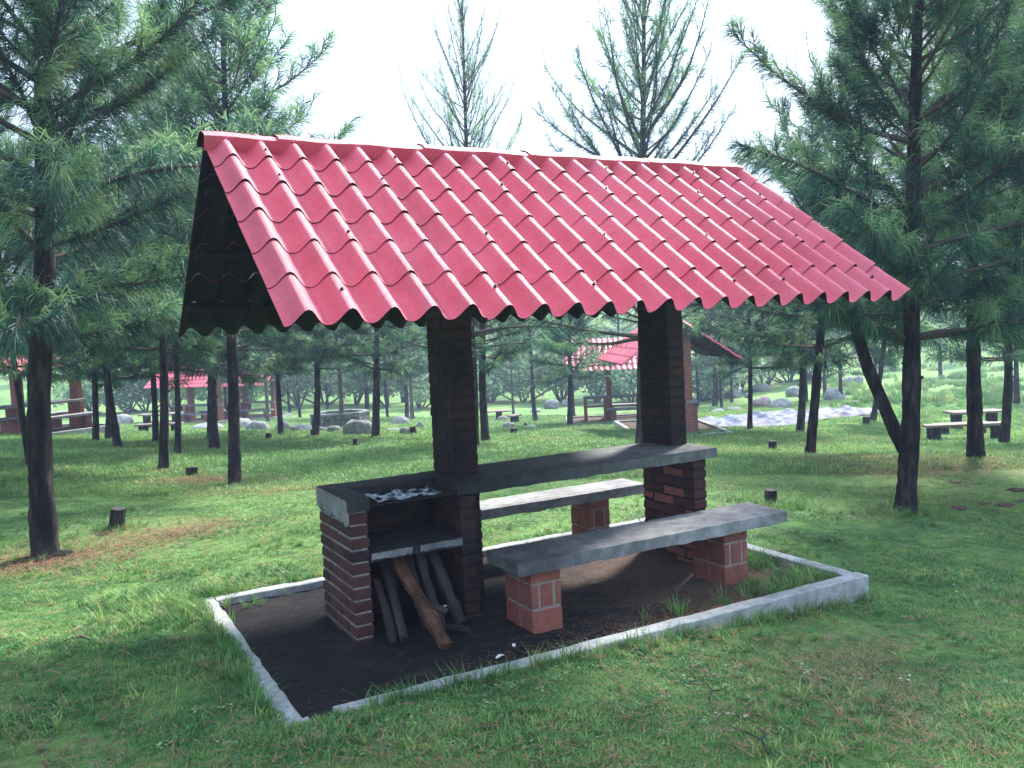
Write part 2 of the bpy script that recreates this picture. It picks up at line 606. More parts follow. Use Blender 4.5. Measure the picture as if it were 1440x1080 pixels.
def on_ground(px, py):
    """The place on the ground that shows at this point of the photograph."""
    d = ray(px, py)
    t0, t1 = 1.0, 1.0
    ts = np.concatenate([np.arange(1.5, 30, .1), np.arange(30, 140, .4)])
    pts = CAM + ts[:, None] * d
    below = pts[:, 2] < height(pts[:, :2])
    i = int(np.argmax(below)) if below.any() else len(ts) - 1
    lo, hi = ts[max(i - 1, 0)], ts[i]
    for _ in range(20):
        mid = (lo + hi) / 2
        p = CAM + mid * d
        if p[2] < hz(p[0], p[1]):
            hi = mid
        else:
            lo = mid
    p = CAM + hi * d
    return Vector((p[0], p[1], hz(p[0], p[1]))), float((p - CAM) @ _F)


def axis(lo, hi, step, far, grow=1.16):
    a = list(np.arange(lo, hi + 1e-6, step))
    s = step
    while a[-1] < far:
        s *= grow
        a.append(a[-1] + s)
    s = step
    while a[0] > -far:
        s *= grow
        a.insert(0, a[0] - s)
    return np.array(a)


ax, ay = axis(-5, 9, .12, 210), axis(-4, 9, .12, 210)
gx, gy = np.meshgrid(ax, ay)
flat = np.stack([gx.ravel(), gy.ravel()], 1)
gz = height(flat)
inside = (flat[:, 0] > BED[0] + .03) & (flat[:, 0] < BED[1] - .03) & (flat[:, 1] > BED[2] + .03) & (flat[:, 1] < BED[3] - .03)
gz = np.where(inside, np.minimum(gz, 0) - .12, gz)
nx, ny = len(ax), len(ay)
idx = np.arange(nx * ny).reshape(ny, nx)
a_, b_, c_, d_ = idx[:-1, :-1].ravel(), idx[:-1, 1:].ravel(), idx[1:, 1:].ravel(), idx[1:, :-1].ravel()
tris = np.concatenate([np.stack([a_, b_, c_], 1), np.stack([a_, c_, d_], 1)])
ground = link_mesh('ground', np_mesh('ground', np.column_stack([flat, gz]), tris, [M['ground']], smooth=True))
props(ground, kind='structure')

# soil of the kerbed plot
sx, sy = np.linspace(BED[0] + .05, BED[1] - .05, 76), np.linspace(BED[2] + .05, BED[3] - .05, 48)
X, Y = np.meshgrid(sx, sy)
Z = .012 * np.sin(X * 4 + 1.1 * np.sin(Y * 5)) * np.cos(Y * 3.1) + RNG.normal(0, .004, X.shape)
Z += .03 * np.exp(-((X - .15) ** 2 + (Y - .5) ** 2) / .25)
idx = np.arange(X.size).reshape(X.shape)
a_, b_, c_, d_ = idx[:-1, :-1].ravel(), idx[:-1, 1:].ravel(), idx[1:, 1:].ravel(), idx[1:, :-1].ravel()
soil = link_mesh('soil', np_mesh('soil', np.column_stack([X.ravel(), Y.ravel(), Z.ravel()]),
                                 np.concatenate([np.stack([a_, b_, c_], 1), np.stack([a_, c_, d_], 1)]), [M['soil']], smooth=True))
props(soil, kind='structure')


# ------------------------------------------------------------------ main pavilion
PITCH_W = .18
ROOF_L = 20.5 * PITCH_W
RY, RZ0, RH = 1.4354, 1.793, 1.0089            # ridge y, eave z, rise
SL = math.hypot(RY, RH)
ANG = math.atan2(RH, RY)
ROWS = 6


def wave(u, a):
    return a * ((1 - math.cos(2 * math.pi * u)) / 2) ** 1.35


def tile_mesh(name, u0, u1, seg, row_len, top_mat, under_mat):
    """One embossed step of one wave: x across, y down the slope (0 top .. -row_len), z out of the slope."""
    mb = MB()
    top, bot = [], []
    vsn = [0.0, .14, .32, 1.0]
    for v in vsn:
        for i in range(seg + 1):
            u = u0 + (u1 - u0) * i / seg
            crest = ((1 - math.cos(2 * math.pi * u)) / 2)
            amp = .068 + .010 * v
            lift = .002 + .006 * v + .004 * crest * 1.6 * math.exp(-((v - .16) / .16) ** 2) * (v > .1)
            x = (u - u0) * PITCH_W
            y = -row_len * (v * 1.07 - .07) if v > 0 else row_len * .04
            top.append((x, y, wave(u, amp) + lift))
            bot.append((x, y, wave(u, amp) + lift - .0035))
    n = seg + 1
    fs = [(r * n + i, (r + 1) * n + i, (r + 1) * n + i + 1, r * n + i + 1) for r in range(len(vsn) - 1) for i in range(seg)]
    mb.add(top, fs, 0, True)
    e = (len(vsn) - 1) * n
    bt = bot[:n] + bot[e:]
    mb.add(bt, [(i, i + 1, n + i + 1, n + i) for i in range(seg)], 1, True)
    mb.add(top[e:] + bot[e:], [(i, n + i, n + i + 1, i + 1) for i in range(seg)], 1, False)
    return mb.mesh(name, [top_mat, under_mat])


def brick_wall(parent, name, x0, x1, y0, y1, z0, z1, mats, along='y', course=.0735, blen=.235, mortar=None, recess=.009, seed=1):
    """A wall or column: a mortar core with every brick an object of its own."""
    rr = random.Random(seed)
    mb = MB()
    mb.box(x0 + recess, x1 - recess, y0 + recess, y1 - recess, z0, z1)
    core = mb.build(name, [mortar or M['mortar']], parent)
    n = max(1, round((z1 - z0) / course))
    ch = (z1 - z0) / n
    lo, hi = (y0, y1) if along == 'y' else (x0, x1)
    for c in range(n):
        cuts = [lo]
        off = blen if c % 2 == 0 else blen / 2
        p = lo + off
        while p < hi - .05:
            cuts.append(p)
            p += blen
        cuts.append(hi)
        if len(cuts) > 2 and cuts[-1] - cuts[-2] < .06:
            cuts.pop(-2)
        for i in range(len(cuts) - 1):
            a, b = cuts[i] + (.005 if i else 0), cuts[i + 1] - (.005 if i < len(cuts) - 2 else 0)
            q = lambda s: round(s, 2)
            hgt = ch - .012
            mat = mats(z0 + c * ch, rr) if callable(mats) else mats
            if along == 'y':
                me = chamfer_mesh('brick', x1 - x0, b - a, hgt, .008, mat, .0025, rr.randint(0, 3))
                o = link_mesh('brick', me, core)
                o.location = ((x0 + x1) / 2 + rr.uniform(-.003, .003), (a + b) / 2, z0 + c * ch + .006)
            else:
                me = chamfer_mesh('brick', b - a, y1 - y0, hgt, .008, mat, .0025, rr.randint(0, 3))
                o = link_mesh('brick', me, core)
                o.location = ((a + b) / 2, (y0 + y1) / 2 + rr.uniform(-.003, .003), z0 + c * ch + .006)
            o.rotation_euler = (rr.uniform(-.006, .006), rr.uniform(-.006, .006), rr.uniform(-.012, .012))
    return core


def slab_mesh(mb, x0, x1, y0, y1, z0, z1, nxs=24, nys=6, wob=.004, seed=3, mat=0):
    """A hand-cast concrete slab with wavering edges."""
    rr = random.Random(seed)
    ex = [[rr.uniform(-wob, wob) for _ in range(nxs + 1)] for _ in range(6)]
    vs = []
    for lay in range(2):
        for j in range(nys + 1):
            for i in range(nxs + 1):
                x = x0 + (x1 - x0) * i / nxs
                y = y0 + (y1 - y0) * j / nys
                if j == 0: y += ex[lay][i]
                if j == nys: y += ex[2 + lay][i]
                if i in (0, nxs): x += rr.uniform(-wob, wob)
                z = (z0 + (ex[4][i] if j in (0, nys) else 0)) if lay == 0 else z1 + rr.uniform(-wob, wob) * .35 - (.004 if j in (0, nys) or i in (0, nxs) else 0)
                vs.append((x, y, z))
    n1 = (nxs + 1) * (nys + 1)
    g = lambda l, i, j: l * n1 + j * (nxs + 1) + i
    fs = []
    for j in range(nys):
        for i in range(nxs):
            fs.append((g(1, i, j), g(1, i + 1, j), g(1, i + 1, j + 1), g(1, i, j + 1)))
            fs.append((g(0, i, j), g(0, i, j + 1), g(0, i + 1, j + 1), g(0, i + 1, j)))
    for i in range(nxs):
        fs.append((g(0, i, 0), g(0, i + 1, 0), g(1, i + 1, 0), g(1, i, 0)))
        fs.append((g(0, i + 1, nys), g(0, i, nys), g(1, i, nys), g(1, i + 1, nys)))
    for j in range(nys):
        fs.append((g(0, 0, j + 1), g(0, 0, j), g(1, 0, j), g(1, 0, j + 1)))
        fs.append((g(0, nxs, j), g(0, nxs, j + 1), g(1, nxs, j + 1), g(1, nxs, j)))
    mb.add(vs, fs, mat)


pav = empty('picnic_pavilion', (0, 0, 0), 0, 'large near picnic shelter with rose red tiled roof over a brick grill and counter', 'picnic shelter',
            'red roofed picnic shelters')
# brickwork
CT = .8346                                       # counter top
shade_mix = lambda z, rr: M['brick_dark'] if (z > 1.1 or rr.random() < .5) else M['brick']
grill_mat = lambda z, rr: M['brick_dark'] if rr.random() < .3 else M['brick_mid']
brick_wall(pav, 'column', 1.425, 1.592, 1.576, 1.93, -.05, 2.56, M['brick_soot_shade'], 'y', recess=.005, blen=.18, mortar=M['mortar_dark'], seed=2)  # shade under the roof painted into the column bricks
brick_wall(pav, 'column', 3.165, 3.315, 1.576, 1.93, -.05, 2.56, lambda z, rr: M['brick_dark'] if rr.random() < .45 else M['brick_soot_shade'], 'y', recess=.005, blen=.18, mortar=M['mortar_dark'], seed=3)
brick_wall(pav, 'grill_wall', .6157, .730, 1.287, 1.884, -.05, .752, grill_mat, 'y', seed=4)
brick_wall(pav, 'grill_wall', 1.312, 1.415, 1.287, 1.884, -.05, .752, lambda z, rr: M['brick_soot_shade'] if z > .3 else M['brick_dark'], 'y', mortar=M['mortar_dark'], seed=5)
brick_wall(pav, 'counter_wall', 3.160, 3.278, 1.335, 1.935, -.05, .755, lambda z, rr: M['brick_mid'] if rr.random() < .7 else M['brick'], 'y', mortar=M['mortar_dark'], seed=6)
brick_wall(pav, 'grill_back', .735, 1.307, 1.79, 1.884, -.05, .745, M['brick_soot_shade'], 'x', mortar=M['mortar_dark'], seed=8)
# concrete counter: a U round the open grill, then the long shelf
mb = MB()
slab_mesh(mb, 1.30, 3.337, 1.287, 1.884, .760, CT, 26, 6, .004, 11)
mb.build('counter', M['concrete_soot_shade'], pav)
mb = MB()
slab_mesh(mb, .608, .742, 1.280, 1.884, .757, CT, 6, 10, .003, 12)
slab_mesh(mb, .745, 1.297, 1.66, 1.884, .757, CT - .002, 12, 4, .003, 13)
mb.build('grill_rim', M['concrete_black'], pav)
# the plaster band on the end of the grill, its lower edge ragged
mb = MB()
rr = random.Random(5)
n = 26
up = [(.6085 - .004, 1.283 + .60 * i / n, CT - .004 - .006 * rr.random()) for i in range(n + 1)]
dn = [(.6085 - .004, 1.283 + .60 * i / n, .70 - .035 * (1 - i / n) + .03 * rr.random()) for i in range(n + 1)]
bk = [(p[0] + .012, p[1], p[2]) for p in dn]
bu = [(p[0] + .012, p[1], p[2]) for p in up]
mb.add(up + dn, [(i, n + 1 + i, n + 2 + i, i + 1) for i in range(n)])
mb.add(dn + bk, [(i, n + 1 + i, n + 2 + i, i + 1) for i in range(n)])
mb.add(up + bu, [(i, i + 1, n + 2 + i, n + 1 + i) for i in range(n)])
mb.add([up[0], dn[0], bk[0], bu[0]], [(0, 3, 2, 1)])
mb.build('plaster_band', M['concrete'], pav)
# the hearth shelf under the grill
mb = MB()
slab_mesh(mb, .726, 1.316, 1.284, 1.79, .455, .510, 14, 4, .005, 21)
mb.build('hearth_shelf', M['hearth'], pav)
for k_, (xa, xb) in enumerate(((.735, .985), (1.035, 1.308))):
    mb = MB()
    rr = random.Random(k_ + 60)
    n = 16
    up = [(xa + (xb - xa) * i / n, 1.2745, .507 - rr.uniform(0, .006)) for i in range(n + 1)]
    dn = [(xa + (xb - xa) * i / n, 1.2745, .462 + rr.uniform(0, .012)) for i in range(n + 1)]
    ub, db = [(p[0], 1.292, p[2]) for p in up], [(p[0], 1.292, p[2]) for p in dn]
    for A_, B_ in ((up, dn), (dn, db), (ub, up)):
        mb.add(A_ + B_, [(i, n + 1 + i, n + 2 + i, i + 1) for i in range(n)])
    mb.build('plaster_edge', M['concrete'], pav)
# iron bars of the grate
mb = MB()
for i in range(9):
    y = 1.32 + i * .038
    mb.tube([(.735, y, .772), (1.305, y, .772)], [.005, .005], 6)
g = mb.build('grate', M['screw'], pav)
g['kind'] = 'stuff'
# roof: dark timber frame, then every tile
SLOPE_F = Matrix.Translation((0, RY, RZ0 + RH)) @ Matrix.Rotation(ANG, 4, 'X')             # y = -s runs down the front slope
SLOPE_B = Matrix.Translation((ROOF_L, RY, RZ0 + RH)) @ Matrix.Rotation(math.pi, 4, 'Z') @ Matrix.Rotation(ANG, 4, 'X')
mb = MB()
mb.box(.10, ROOF_L - .06, RY - .035, RY + .035, RZ0 + RH - .20, RZ0 + RH - .075)
roof = mb.build('roof', M['timber'], pav)
for S in (SLOPE_F, SLOPE_B):
    for s in (.32, .85, 1.38):
        me = chamfer_mesh('purlin', ROOF_L - .10, .05, .05, .004, M['timber'])
        o = link_mesh('purlin', me, roof)
        o.matrix_local = S @ Matrix.Translation((ROOF_L / 2 + .02, -s, -.054))
    for x in (.40, 1.51, 3.24):
        me = chamfer_mesh('rafter', .06, SL - .40, .07, .004, M['timber'])
        o = link_mesh('rafter', me, roof)
        o.matrix_local = S @ Matrix.Translation((x, -SL / 2 + .10, -.128))
row_len = SL / ROWS
t_full = tile_mesh('roof_tile', 0, 1, 12, row_len, M['roof'], M['bitumen'])
t_half = tile_mesh('roof_tile', 0, .5, 6, row_len, M['roof'], M['bitumen'])
t_halfb = tile_mesh('roof_tile', .5, 1, 6, row_len, M['roof'], M['bitumen'])
rr = random.Random(9)
SHEET = [0, 5, 10, 15, 21]                       # the tiles were pressed in sheets five waves wide
for S, back in ((SLOPE_F, False), (SLOPE_B, True)):
    for r in range(ROWS):
        for k in range(21):
            if not back:
                me, x = (t_full, k * PITCH_W) if k < 20 else (t_half, k * PITCH_W)
                sh = sum(k >= e for e in SHEET)
            else:
                me, x = (t_full, (k - .5) * PITCH_W) if k > 0 else (t_halfb, 0)
                sh = sum(k >= e for e in SHEET) + 7
            o = link_mesh('roof_tile', me, roof)
            dz = .0025 * math.sin(sh * 2.3) + rr.uniform(-.0008, .0008)
            dy = .006 * math.sin(sh * 1.7 + 1)
            o.matrix_local = S @ Matrix.Translation((x, -r * row_len + dy, dz + .0015 * math.sin(r * 1.3 + sh)))
# ridge caps
cap_x = [0, .42, 1.27, 1.98, 2.92, ROOF_L]
for i in range(5):
    xa, xb = cap_x[i] - (.015 if i == 0 else .05), cap_x[i + 1] + .015
    mb = MB()
    prof = range(8)
    segs = max(6, round((xb - xa) / PITCH_W * 8))
    th = .004
    vs = []
    SA = (.100, .090, .055, .022)
    for lay in (0, -th):
        for j in range(segs + 1):
            x = xa + (xb - xa) * j / segs
            lift = .007 * (1 - j / segs) + .003 * math.sin(j * .31 + i)
            for q_ in range(8):
                a_ = (SA[q_] if q_ < 4 else SA[7 - q_]) + lay * 1.5
                sg = -1 if q_ < 4 else 1
                xw = x / PITCH_W if q_ < 4 else (x / PITCH_W + .5)
                wv_ = wave(xw % 1.0, .076)
                zz = (wv_ + .003, .084, .085, .080)[q_ if q_ < 4 else 7 - q_]
                n_out = zz + (lay if zz > .05 else 0)
                vs.append((x, RY + sg * (a_ * math.cos(ANG) + n_out * math.sin(ANG) * (1 if a_ > .03 else .25)), RZ0 + RH - a_ * math.sin(ANG) + n_out * math.cos(ANG) * (1 if a_ > .03 else 1.1) + lift))
    m_ = len(prof)
    off = m_ * (segs + 1)
    mb.add(vs, [(j * m_ + q, j * m_ + q + 1, (j + 1) * m_ + q + 1, (j + 1) * m_ + q) for j in range(segs) for q in range(m_ - 1)], 0, False)
    mb.add(vs, [(off + j * m_ + q, off + (j + 1) * m_ + q, off + (j + 1) * m_ + q + 1, off + j * m_ + q + 1) for j in range(segs) for q in range(m_ - 1)], 1)
    mb.add(vs, [(q, off + q, off + q + 1, q + 1) for q in range(m_ - 1)], 1)
    e = segs * m_
    mb.add(vs, [(e + q, e + q + 1, off + e + q + 1, off + e + q) for q in range(m_ - 1)], 1)
    mb.add(vs, [(j * m_, (j + 1) * m_, off + (j + 1) * m_, off + j * m_) for j in range(segs)], 0)
    mb.build('ridge_cap', [M['roof'], M['bitumen']], roof)
mb = MB()
mb.tube([(0, 0, -.01), (0, 0, .004)], [.009, .009], 8)
mb.tube([(0, 0, .004), (0, 0, .012)], [.006, .004], 6)
scr = mb.mesh('screw', [M['screw']])
for s, ks in ((.22, (1, 5, 9, 13, 17)), (.52, (1, 4, 8, 12, 16, 19)), (1.10, (2, 6, 10, 14, 18)), (1.60, (1, 5, 8, 13, 15, 19))):
    for k in ks:
        o = link_mesh('screw', scr, roof)
        o.matrix_local = SLOPE_F @ Matrix.Translation(((k + .5) * PITCH_W, -s, wave(.5, .076) + .006))

# ------------------------------------------------------------------ kerb round the plot
kx0, kx1, ky0, ky1 = BED
W = .10
kroot = empty('plot_kerb', (kx0, ky0, 0), 0, 'low pale concrete kerb framing the bare earth plot under the near shelter', 'kerb')


def kerb(name, p0, p1, w_in, top0, top1, depth, seed):
    """A kerb run from p0 to p1 (outer edge), its inner side to the left."""
    rr = random.Random(seed)
    p0, p1 = Vector(p0), Vector(p1)
    d = (p1 - p0).normalized()
    nrm = Vector((-d.y, d.x))
    n = 30
    vs = []
    for i in range(n + 1):
        f = i / n
        c = p0 + (p1 - p0) * f
        zt = top0 + (top1 - top0) * f
        w = w_in + rr.uniform(-.006, .006)
        o_ = rr.uniform(-.005, .005)
        a, b = c + nrm * o_, c + nrm * w
        zj = rr.uniform(-.003, .003)
        vs += [(a.x, a.y, zt - depth), (a.x, a.y, zt - .006 + zj), (a.x + nrm.x * .008, a.y + nrm.y * .008, zt + zj),
               (b.x - nrm.x * .008, b.y - nrm.y * .008, zt + zj), (b.x, b.y, zt - .006 + zj), (b.x, b.y, zt - depth)]
    fs = [(i * 6 + q, (i + 1) * 6 + q, (i + 1) * 6 + q + 1, i * 6 + q + 1) for i in range(n) for q in range(5)]
    mb = MB()
    mb.add(vs, fs)
    mb.add(vs[:6], [(0, 1, 2, 3, 4, 5)])
    mb.add(vs[-6:], [(5, 4, 3, 2, 1, 0)])
    o = mb.build(name, M['kerb'], kroot)
    o.location = (-kx0, -ky0, 0)
    return o


kerb('kerb_stone', (kx0 + .25, ky0), (kx1, ky0), W, .052, .050, .36, 1)
kerb('kerb_stone', (kx1, ky0 + W + .004), (kx1, ky1), W, .049, .05, .34, 2)
kerb('kerb_stone', (kx1 - W - .004, ky1), (kx0 + W + .004, ky1), W * .9, .05, .05, .3, 3)
kerb('kerb_stone', (kx0, ky1), (kx0, ky0 + .02), W, .05, .05, .3, 4)
kerb('kerb_stone', (kx0 + .02, ky0 - .03), (kx0 + .13, ky0 - .025), W * .9, .045, .05, .3, 5).name = 'kerb_end'


# ------------------------------------------------------------------ benches of the near shelter
def pier(parent, x0, x1, y0, y1, z1, seed):
    """Pier of big bricks: a row of one brick, a row of three, a row in the shade of the slab."""
    rr = random.Random(seed)
    mb = MB()
    mb.box(x0 + .006, x1 - .006, y0 + .006, y1 - .006, -.06, z1)
    core = mb.build('pier', M['mortar_pale'], parent)
    rows = [(.0, .134, [0, 1]), (.149, .283, [0, .27, .77, 1]), (.295, z1 - .006, [0, 1])]
    for za, zb, cu in rows:
        for i in range(len(cu) - 1):
            a = x0 + (x1 - x0) * cu[i] + (.009 if i else 0)
            b = x0 + (x1 - x0) * cu[i + 1] - (.009 if i < len(cu) - 2 else 0)
            for (ya, yb) in ((y0, (y0 + y1) / 2 - .005), ((y0 + y1) / 2 + .005, y1)):
                me = chamfer_mesh('brick', b - a, yb - ya, zb - za, .005, M['brick_pier'], .002, rr.randint(0, 3))
                o = link_mesh('brick', me, core)
                o.location = ((a + b) / 2, (ya + yb) / 2, za)


def bench(x0, x1, y0, y1, piers, label, mat, seed):
    r = empty('concrete_bench', (0, 0, 0), 0, label, 'bench', 'concrete benches of the near shelter')
    mb = MB()
    slab_mesh(mb, x0, x1, y0, y1, .3655, .4425, 28, 6, .006, seed)
    mb.build('seat', mat, r)
    for k, p in enumerate(piers):
        pier(r, p, p + .2, y0 + .045, y1 - .03, .365, seed + k)
    return r


bench(1.406, 3.473, .757, 1.150, (1.5025, 2.944), 'near concrete bench slab on two orange brick piers in front of the counter', M['concrete_bench'], 31)
bench(1.36, 3.399, 2.19, 2.53, (1.55, 2.85), 'concrete bench behind the counter half hidden by the brick columns', M['concrete'], 41)


# ------------------------------------------------------------------ foil and firewood
rr = random.Random(3)
nxf, nyf = 17, 7
vs = []
for j in range(nyf + 1):
    for i in range(nxf + 1):
        e = 1 if (j in (0, nyf) or i in (0, nxf)) else 0
        vs.append((.80 + .40 * i / nxf + rr.uniform(-.004, .004), 1.30 + .24 * j / nyf + rr.uniform(-.004, .004),
                   .780 + .007 * math.sin(i * .7 + j * 1.3) * math.cos(j * .9) + rr.uniform(0, .012) + e * .006 + .010 * j / nyf))
mb = MB()
mb.add(vs, [(j * (nxf + 1) + i, j * (nxf + 1) + i + 1, (j + 1) * (nxf + 1) + i + 1, (j + 1) * (nxf + 1) + i) for j in range(nyf) for i in range(nxf)])
o = mb.build('foil_sheet', M['foil'])
props(o, 'crumpled aluminium foil sheet lying on the grill top', 'foil')
md = o.modifiers.new('thick', 'SOLIDIFY')
md.thickness = .002


def split_log(p0, p1, w, h, mat, label, seed, taper=.8):
    """A split piece of firewood with an uneven wedge section."""
    rr = random.Random(seed)
    p0, p1 = Vector(p0), Vector(p1)
    d = p1 - p0
    n = 9
    base = [(-.5, -.42), (.1, -.5), (.5, -.2), (.42, .38), (-.05, .5), (-.48, .25)]
    ref = Vector((1, 0.1, 0)).cross(d).normalized()
    sd = d.cross(ref).normalized()
    vs = []
    for i in range(n + 1):
        f = i / n
        c = p0 + d * f + ref * .008 * math.sin(f * 5 + seed)
        k = 1 - (1 - taper) * f
        for (a, b) in base:
            j = 1 + rr.uniform(-.2, .2)
            vs.append(c + sd * a * w * k * j + ref * b * h * k * j)
        if i in (0, n):
            for q in range(6):
                vs[-1 - q] = Vector(vs[-1 - q]) + d.normalized() * rr.uniform(-.012, .012)
    mb = MB()
    mb.add(vs, [(i * 6 + q, i * 6 + (q + 1) % 6, (i + 1) * 6 + (q + 1) % 6, (i + 1) * 6 + q) for i in range(n) for q in range(6)])
    mb.add(vs[:6], [(5, 4, 3, 2, 1, 0)])
    mb.add(vs[-6:], [(0, 1, 2, 3, 4, 5)])
    o = mb.build('firewood_log', mat)
    return props(o, label, 'firewood', 'firewood under the grill')


split_log((.93, 1.40, .42), (.985, .86, .035), .085, .055, M['split'], 'long orange split log sticking out furthest from under the grill', 1, .95)
split_log((.80, 1.40, .30), (.775, 1.10, .03), .05, .06, M['charwood'], 'dark log leaning against the left wall of the grill', 2)
split_log((.90, 1.55, .40), (.84, 1.12, .035), .06, .06, M['greywood'], 'grey log between the left grill wall and the orange log', 3)
split_log((1.02, 1.5, .43), (1.02, 1.20, .03), .06, .06, M['charwood'], 'dark upright log behind the orange log', 4)
split_log((1.10, 1.5, .43), (1.10, 1.17, .03), .065, .06, M['greywood'], 'grey upright log in the middle of the wood heap', 5)
split_log((1.19, 1.52, .44), (1.22, 1.16, .03), .07, .06, M['greywood'], 'pale thick log standing nearest the right grill wall', 6)
split_log((1.05, 1.22, .05), (1.20, 1.02, .03), .05, .04, M['charwood'], 'short dark log lying flat at the foot of the heap', 7)
split_log((.96, 1.1, .20), (1.09, 1.06, .16), .05, .03, M['greywood'], 'short grey wood chunk resting across the orange log', 8)
for i, (x, y, rz, s, lab) in enumerate([(1.18, .60, .3, .03, 'white paper scrap on the dark earth left of the bench'),
                                        (1.32, .70, 1.1, .022, 'small white scrap nearest the left bench pier'),
                                        (1.17, 1.27, .2, .022, 'tiny white scrap among the firewood')]):
    mb = MB()
    mb.add([(-s, -.006, .012), (s * .2, -.009, .019), (s, -.004, .012), (s * .9, .008, .015), (0, .011, .022), (-s * .9, .007, .014)],
           [(0, 1, 4, 5), (1, 2, 3, 4)])
    o = mb.build('paper_scrap', M['scrap'])
    o.location = (x, y, .004 if i < 2 else .10)
    o.rotation_euler = (0, 0, rz)
    o.modifiers.new('thick', 'SOLIDIFY').thickness = .002
    props(o, lab, 'litter', 'scraps of litter')


# ------------------------------------------------------------------ far shelters
def far_roof_mesh(L, waves, rows, half_y, rise, hi):
    mb = MB()
    sl = math.hypot(half_y, rise)
    an = math.atan2(rise, half_y)
    seg = 6 if hi else 4
    n = waves * seg
    for side in (1, -1):
        for r in range(rows):
            vs = []
            for s in (r * sl / rows, (r + 1) * sl / rows + .015):
                lift = .004 if s == r * sl / rows else .02
                for i in range(n + 1):
                    x = L * i / n
                    z = wave((i / seg) % 1.0, .055) + lift
                    vs.append((x, side * -(s * math.cos(an)) - side * math.sin(an) * z, rise - s * math.sin(an) + math.cos(an) * z))
            f = [(i, n + 1 + i, n + 2 + i, i + 1) for i in range(n)]
            if side < 0:
                f = [tuple(reversed(q)) for q in f]
            mb.add(vs, f, 0, True)
            vs2 = [(v[0], v[1], v[2] - .012) for v in vs]
            mb.add(vs2, [tuple(reversed(q)) for q in f], 1, True)
    return mb.mesh('roof', [M['roof'], M['bitumen']])


roof_far = far_roof_mesh(ROOF_L, 20, 6, RY, RH, True)


def block(parent, name, x0, x1, y0, y1, z0, z1, mat, r=.008):
    o = link_mesh(name, chamfer_mesh(name, x1 - x0, y1 - y0, z1 - z0, r, mat), parent)
    o.location = ((x0 + x1) / 2, (y0 + y1) / 2, z0)
    return o


def coursed(parent, name, x0, x1, y0, y1, z0, z1, mat):
    """Far brickwork: courses standing proud of their joints, joined into one part."""
    mb = MB()
    mb.box(x0 + .008, x1 - .008, y0 + .008, y1 - .008, z0, z1, 1)
    n = round((z1 - z0) / .0735)
    for c in range(n):
        za = z0 + c * (z1 - z0) / n
        ym = y0 + (y1 - y0) * (.5 if c % 2 else .33)
        for ya, yb in ((y0, ym - .005), (ym + .005, y1)):
            mb.box(x0, x1, ya, yb, za + .006, za + (z1 - z0) / n - .006, 0)
    o = mb.build(name, [mat, M['mortar']], parent)
    o['kind'] = 'stuff'
    return o


def far_shelter(loc, rotz, label):
    """Same kind of shelter; local origin under the middle of the roof."""
    r = empty('picnic_pavilion', loc, rotz, label, 'picnic shelter', 'red roofed picnic shelters')
    ox, oy = -ROOF_L / 2, -1.43
    ro = link_mesh('roof', roof_far, r)
    ro.location = (ox, 0, RZ0)
    mb = MB()
    mb.box(.1, ROOF_L - .1, -.04, .04, -.19, -.07)
    q = mb.build('ridge_beam', M['timber'], ro)
    q.location = (0, 0, RH)
    for x in (1.425, 3.165):
        coursed(r, 'column', ox + x, ox + x + .17, oy + 1.40, oy + 1.75, -.4, 2.52, M['brick'])
    for x in (.6157, 1.312, 3.16):
        coursed(r, 'counter_wall', ox + x, ox + x + .115, oy + 1.287, oy + 1.88, -.4, .755, M['brick'])
    block(r, 'counter', ox + .61, ox + 3.337, oy + 1.28, oy + 1.886, .757, .834, M['concrete'])
    block(r, 'hearth_shelf', ox + .735, ox + 1.308, oy + 1.287, oy + 1.80, .455, .51, M['concrete'])
    # its kerb
    for (x0, x1, y0, y1) in ((-.03, 3.73, .34, .44), (-.03, 3.73, 2.52, 2.62), (-.03, .07, .445, 2.515), (3.63, 3.73, .445, 2.515)):
        block(r, 'kerb_stone', ox + x0, ox + x1, oy + y0, oy + y1, -.4, .05, M['kerb'])
    block(r, 'earth_bed', ox + .07, ox + 3.63, oy + .44, oy + 2.52, -.4, .0, M['soil'])
    return r


def far_bench(root, y, label, x0=1.4, x1=3.47):
    """A bench of a far shelter, standing beside its counter."""
    b_ = empty('concrete_bench', root.location, root.rotation_euler.z, label, 'bench', 'concrete benches of the far shelters')
    ox, oy = -ROOF_L / 2, -1.43
    block(b_, 'seat', ox + x0, ox + x1, oy + y, oy + y + .38, .366, .4425, M['concrete'])
    for x in (x0 + .1, x1 - .5):
        coursed(b_, 'pier', ox + x, ox + x + .2, oy + y + .04, oy + y + .34, -.05, .362, M['brick_pier'])
    return b_


VIEW_RZ = math.atan2(_rh[1], _rh[0])             # rotation that turns a shelter's long front to the camera
q = at_depth(938, 600, 23.0)
P = Vector((q[0], q[1], hz(q[0], q[1])))
sB = far_shelter(P + Vector((0, 0, .06)), VIEW_RZ + math.radians(-87), 'picnic shelter seen gable on between the right column and the lawn')
far_bench(sB, .76, 'bench slab of the gable on shelter seen just left of the right column')
P, _ = on_ground(872, 592)
sC = far_shelter(P + Vector((0, 0, .06)), VIEW_RZ + math.radians(-4), 'small distant red shelter facing us left of the right column')
far_bench(sC, .76, 'pale bench in front of the small distant shelter')
far_bench(sC, 2.19, 'pale bench behind the counter of the small distant shelter')
P, _ = on_ground(275, 594)
sA = far_shelter(P + Vector((0, 0, .06)), VIEW_RZ + math.radians(-22), 'distant red shelter behind the left pines and the log table')
far_bench(sA, .76, 'bench in front of the distant left shelter')
far_bench(sA, 2.19, 'bench behind the counter of the distant left shelter')
P, _ = on_ground(352, 588)
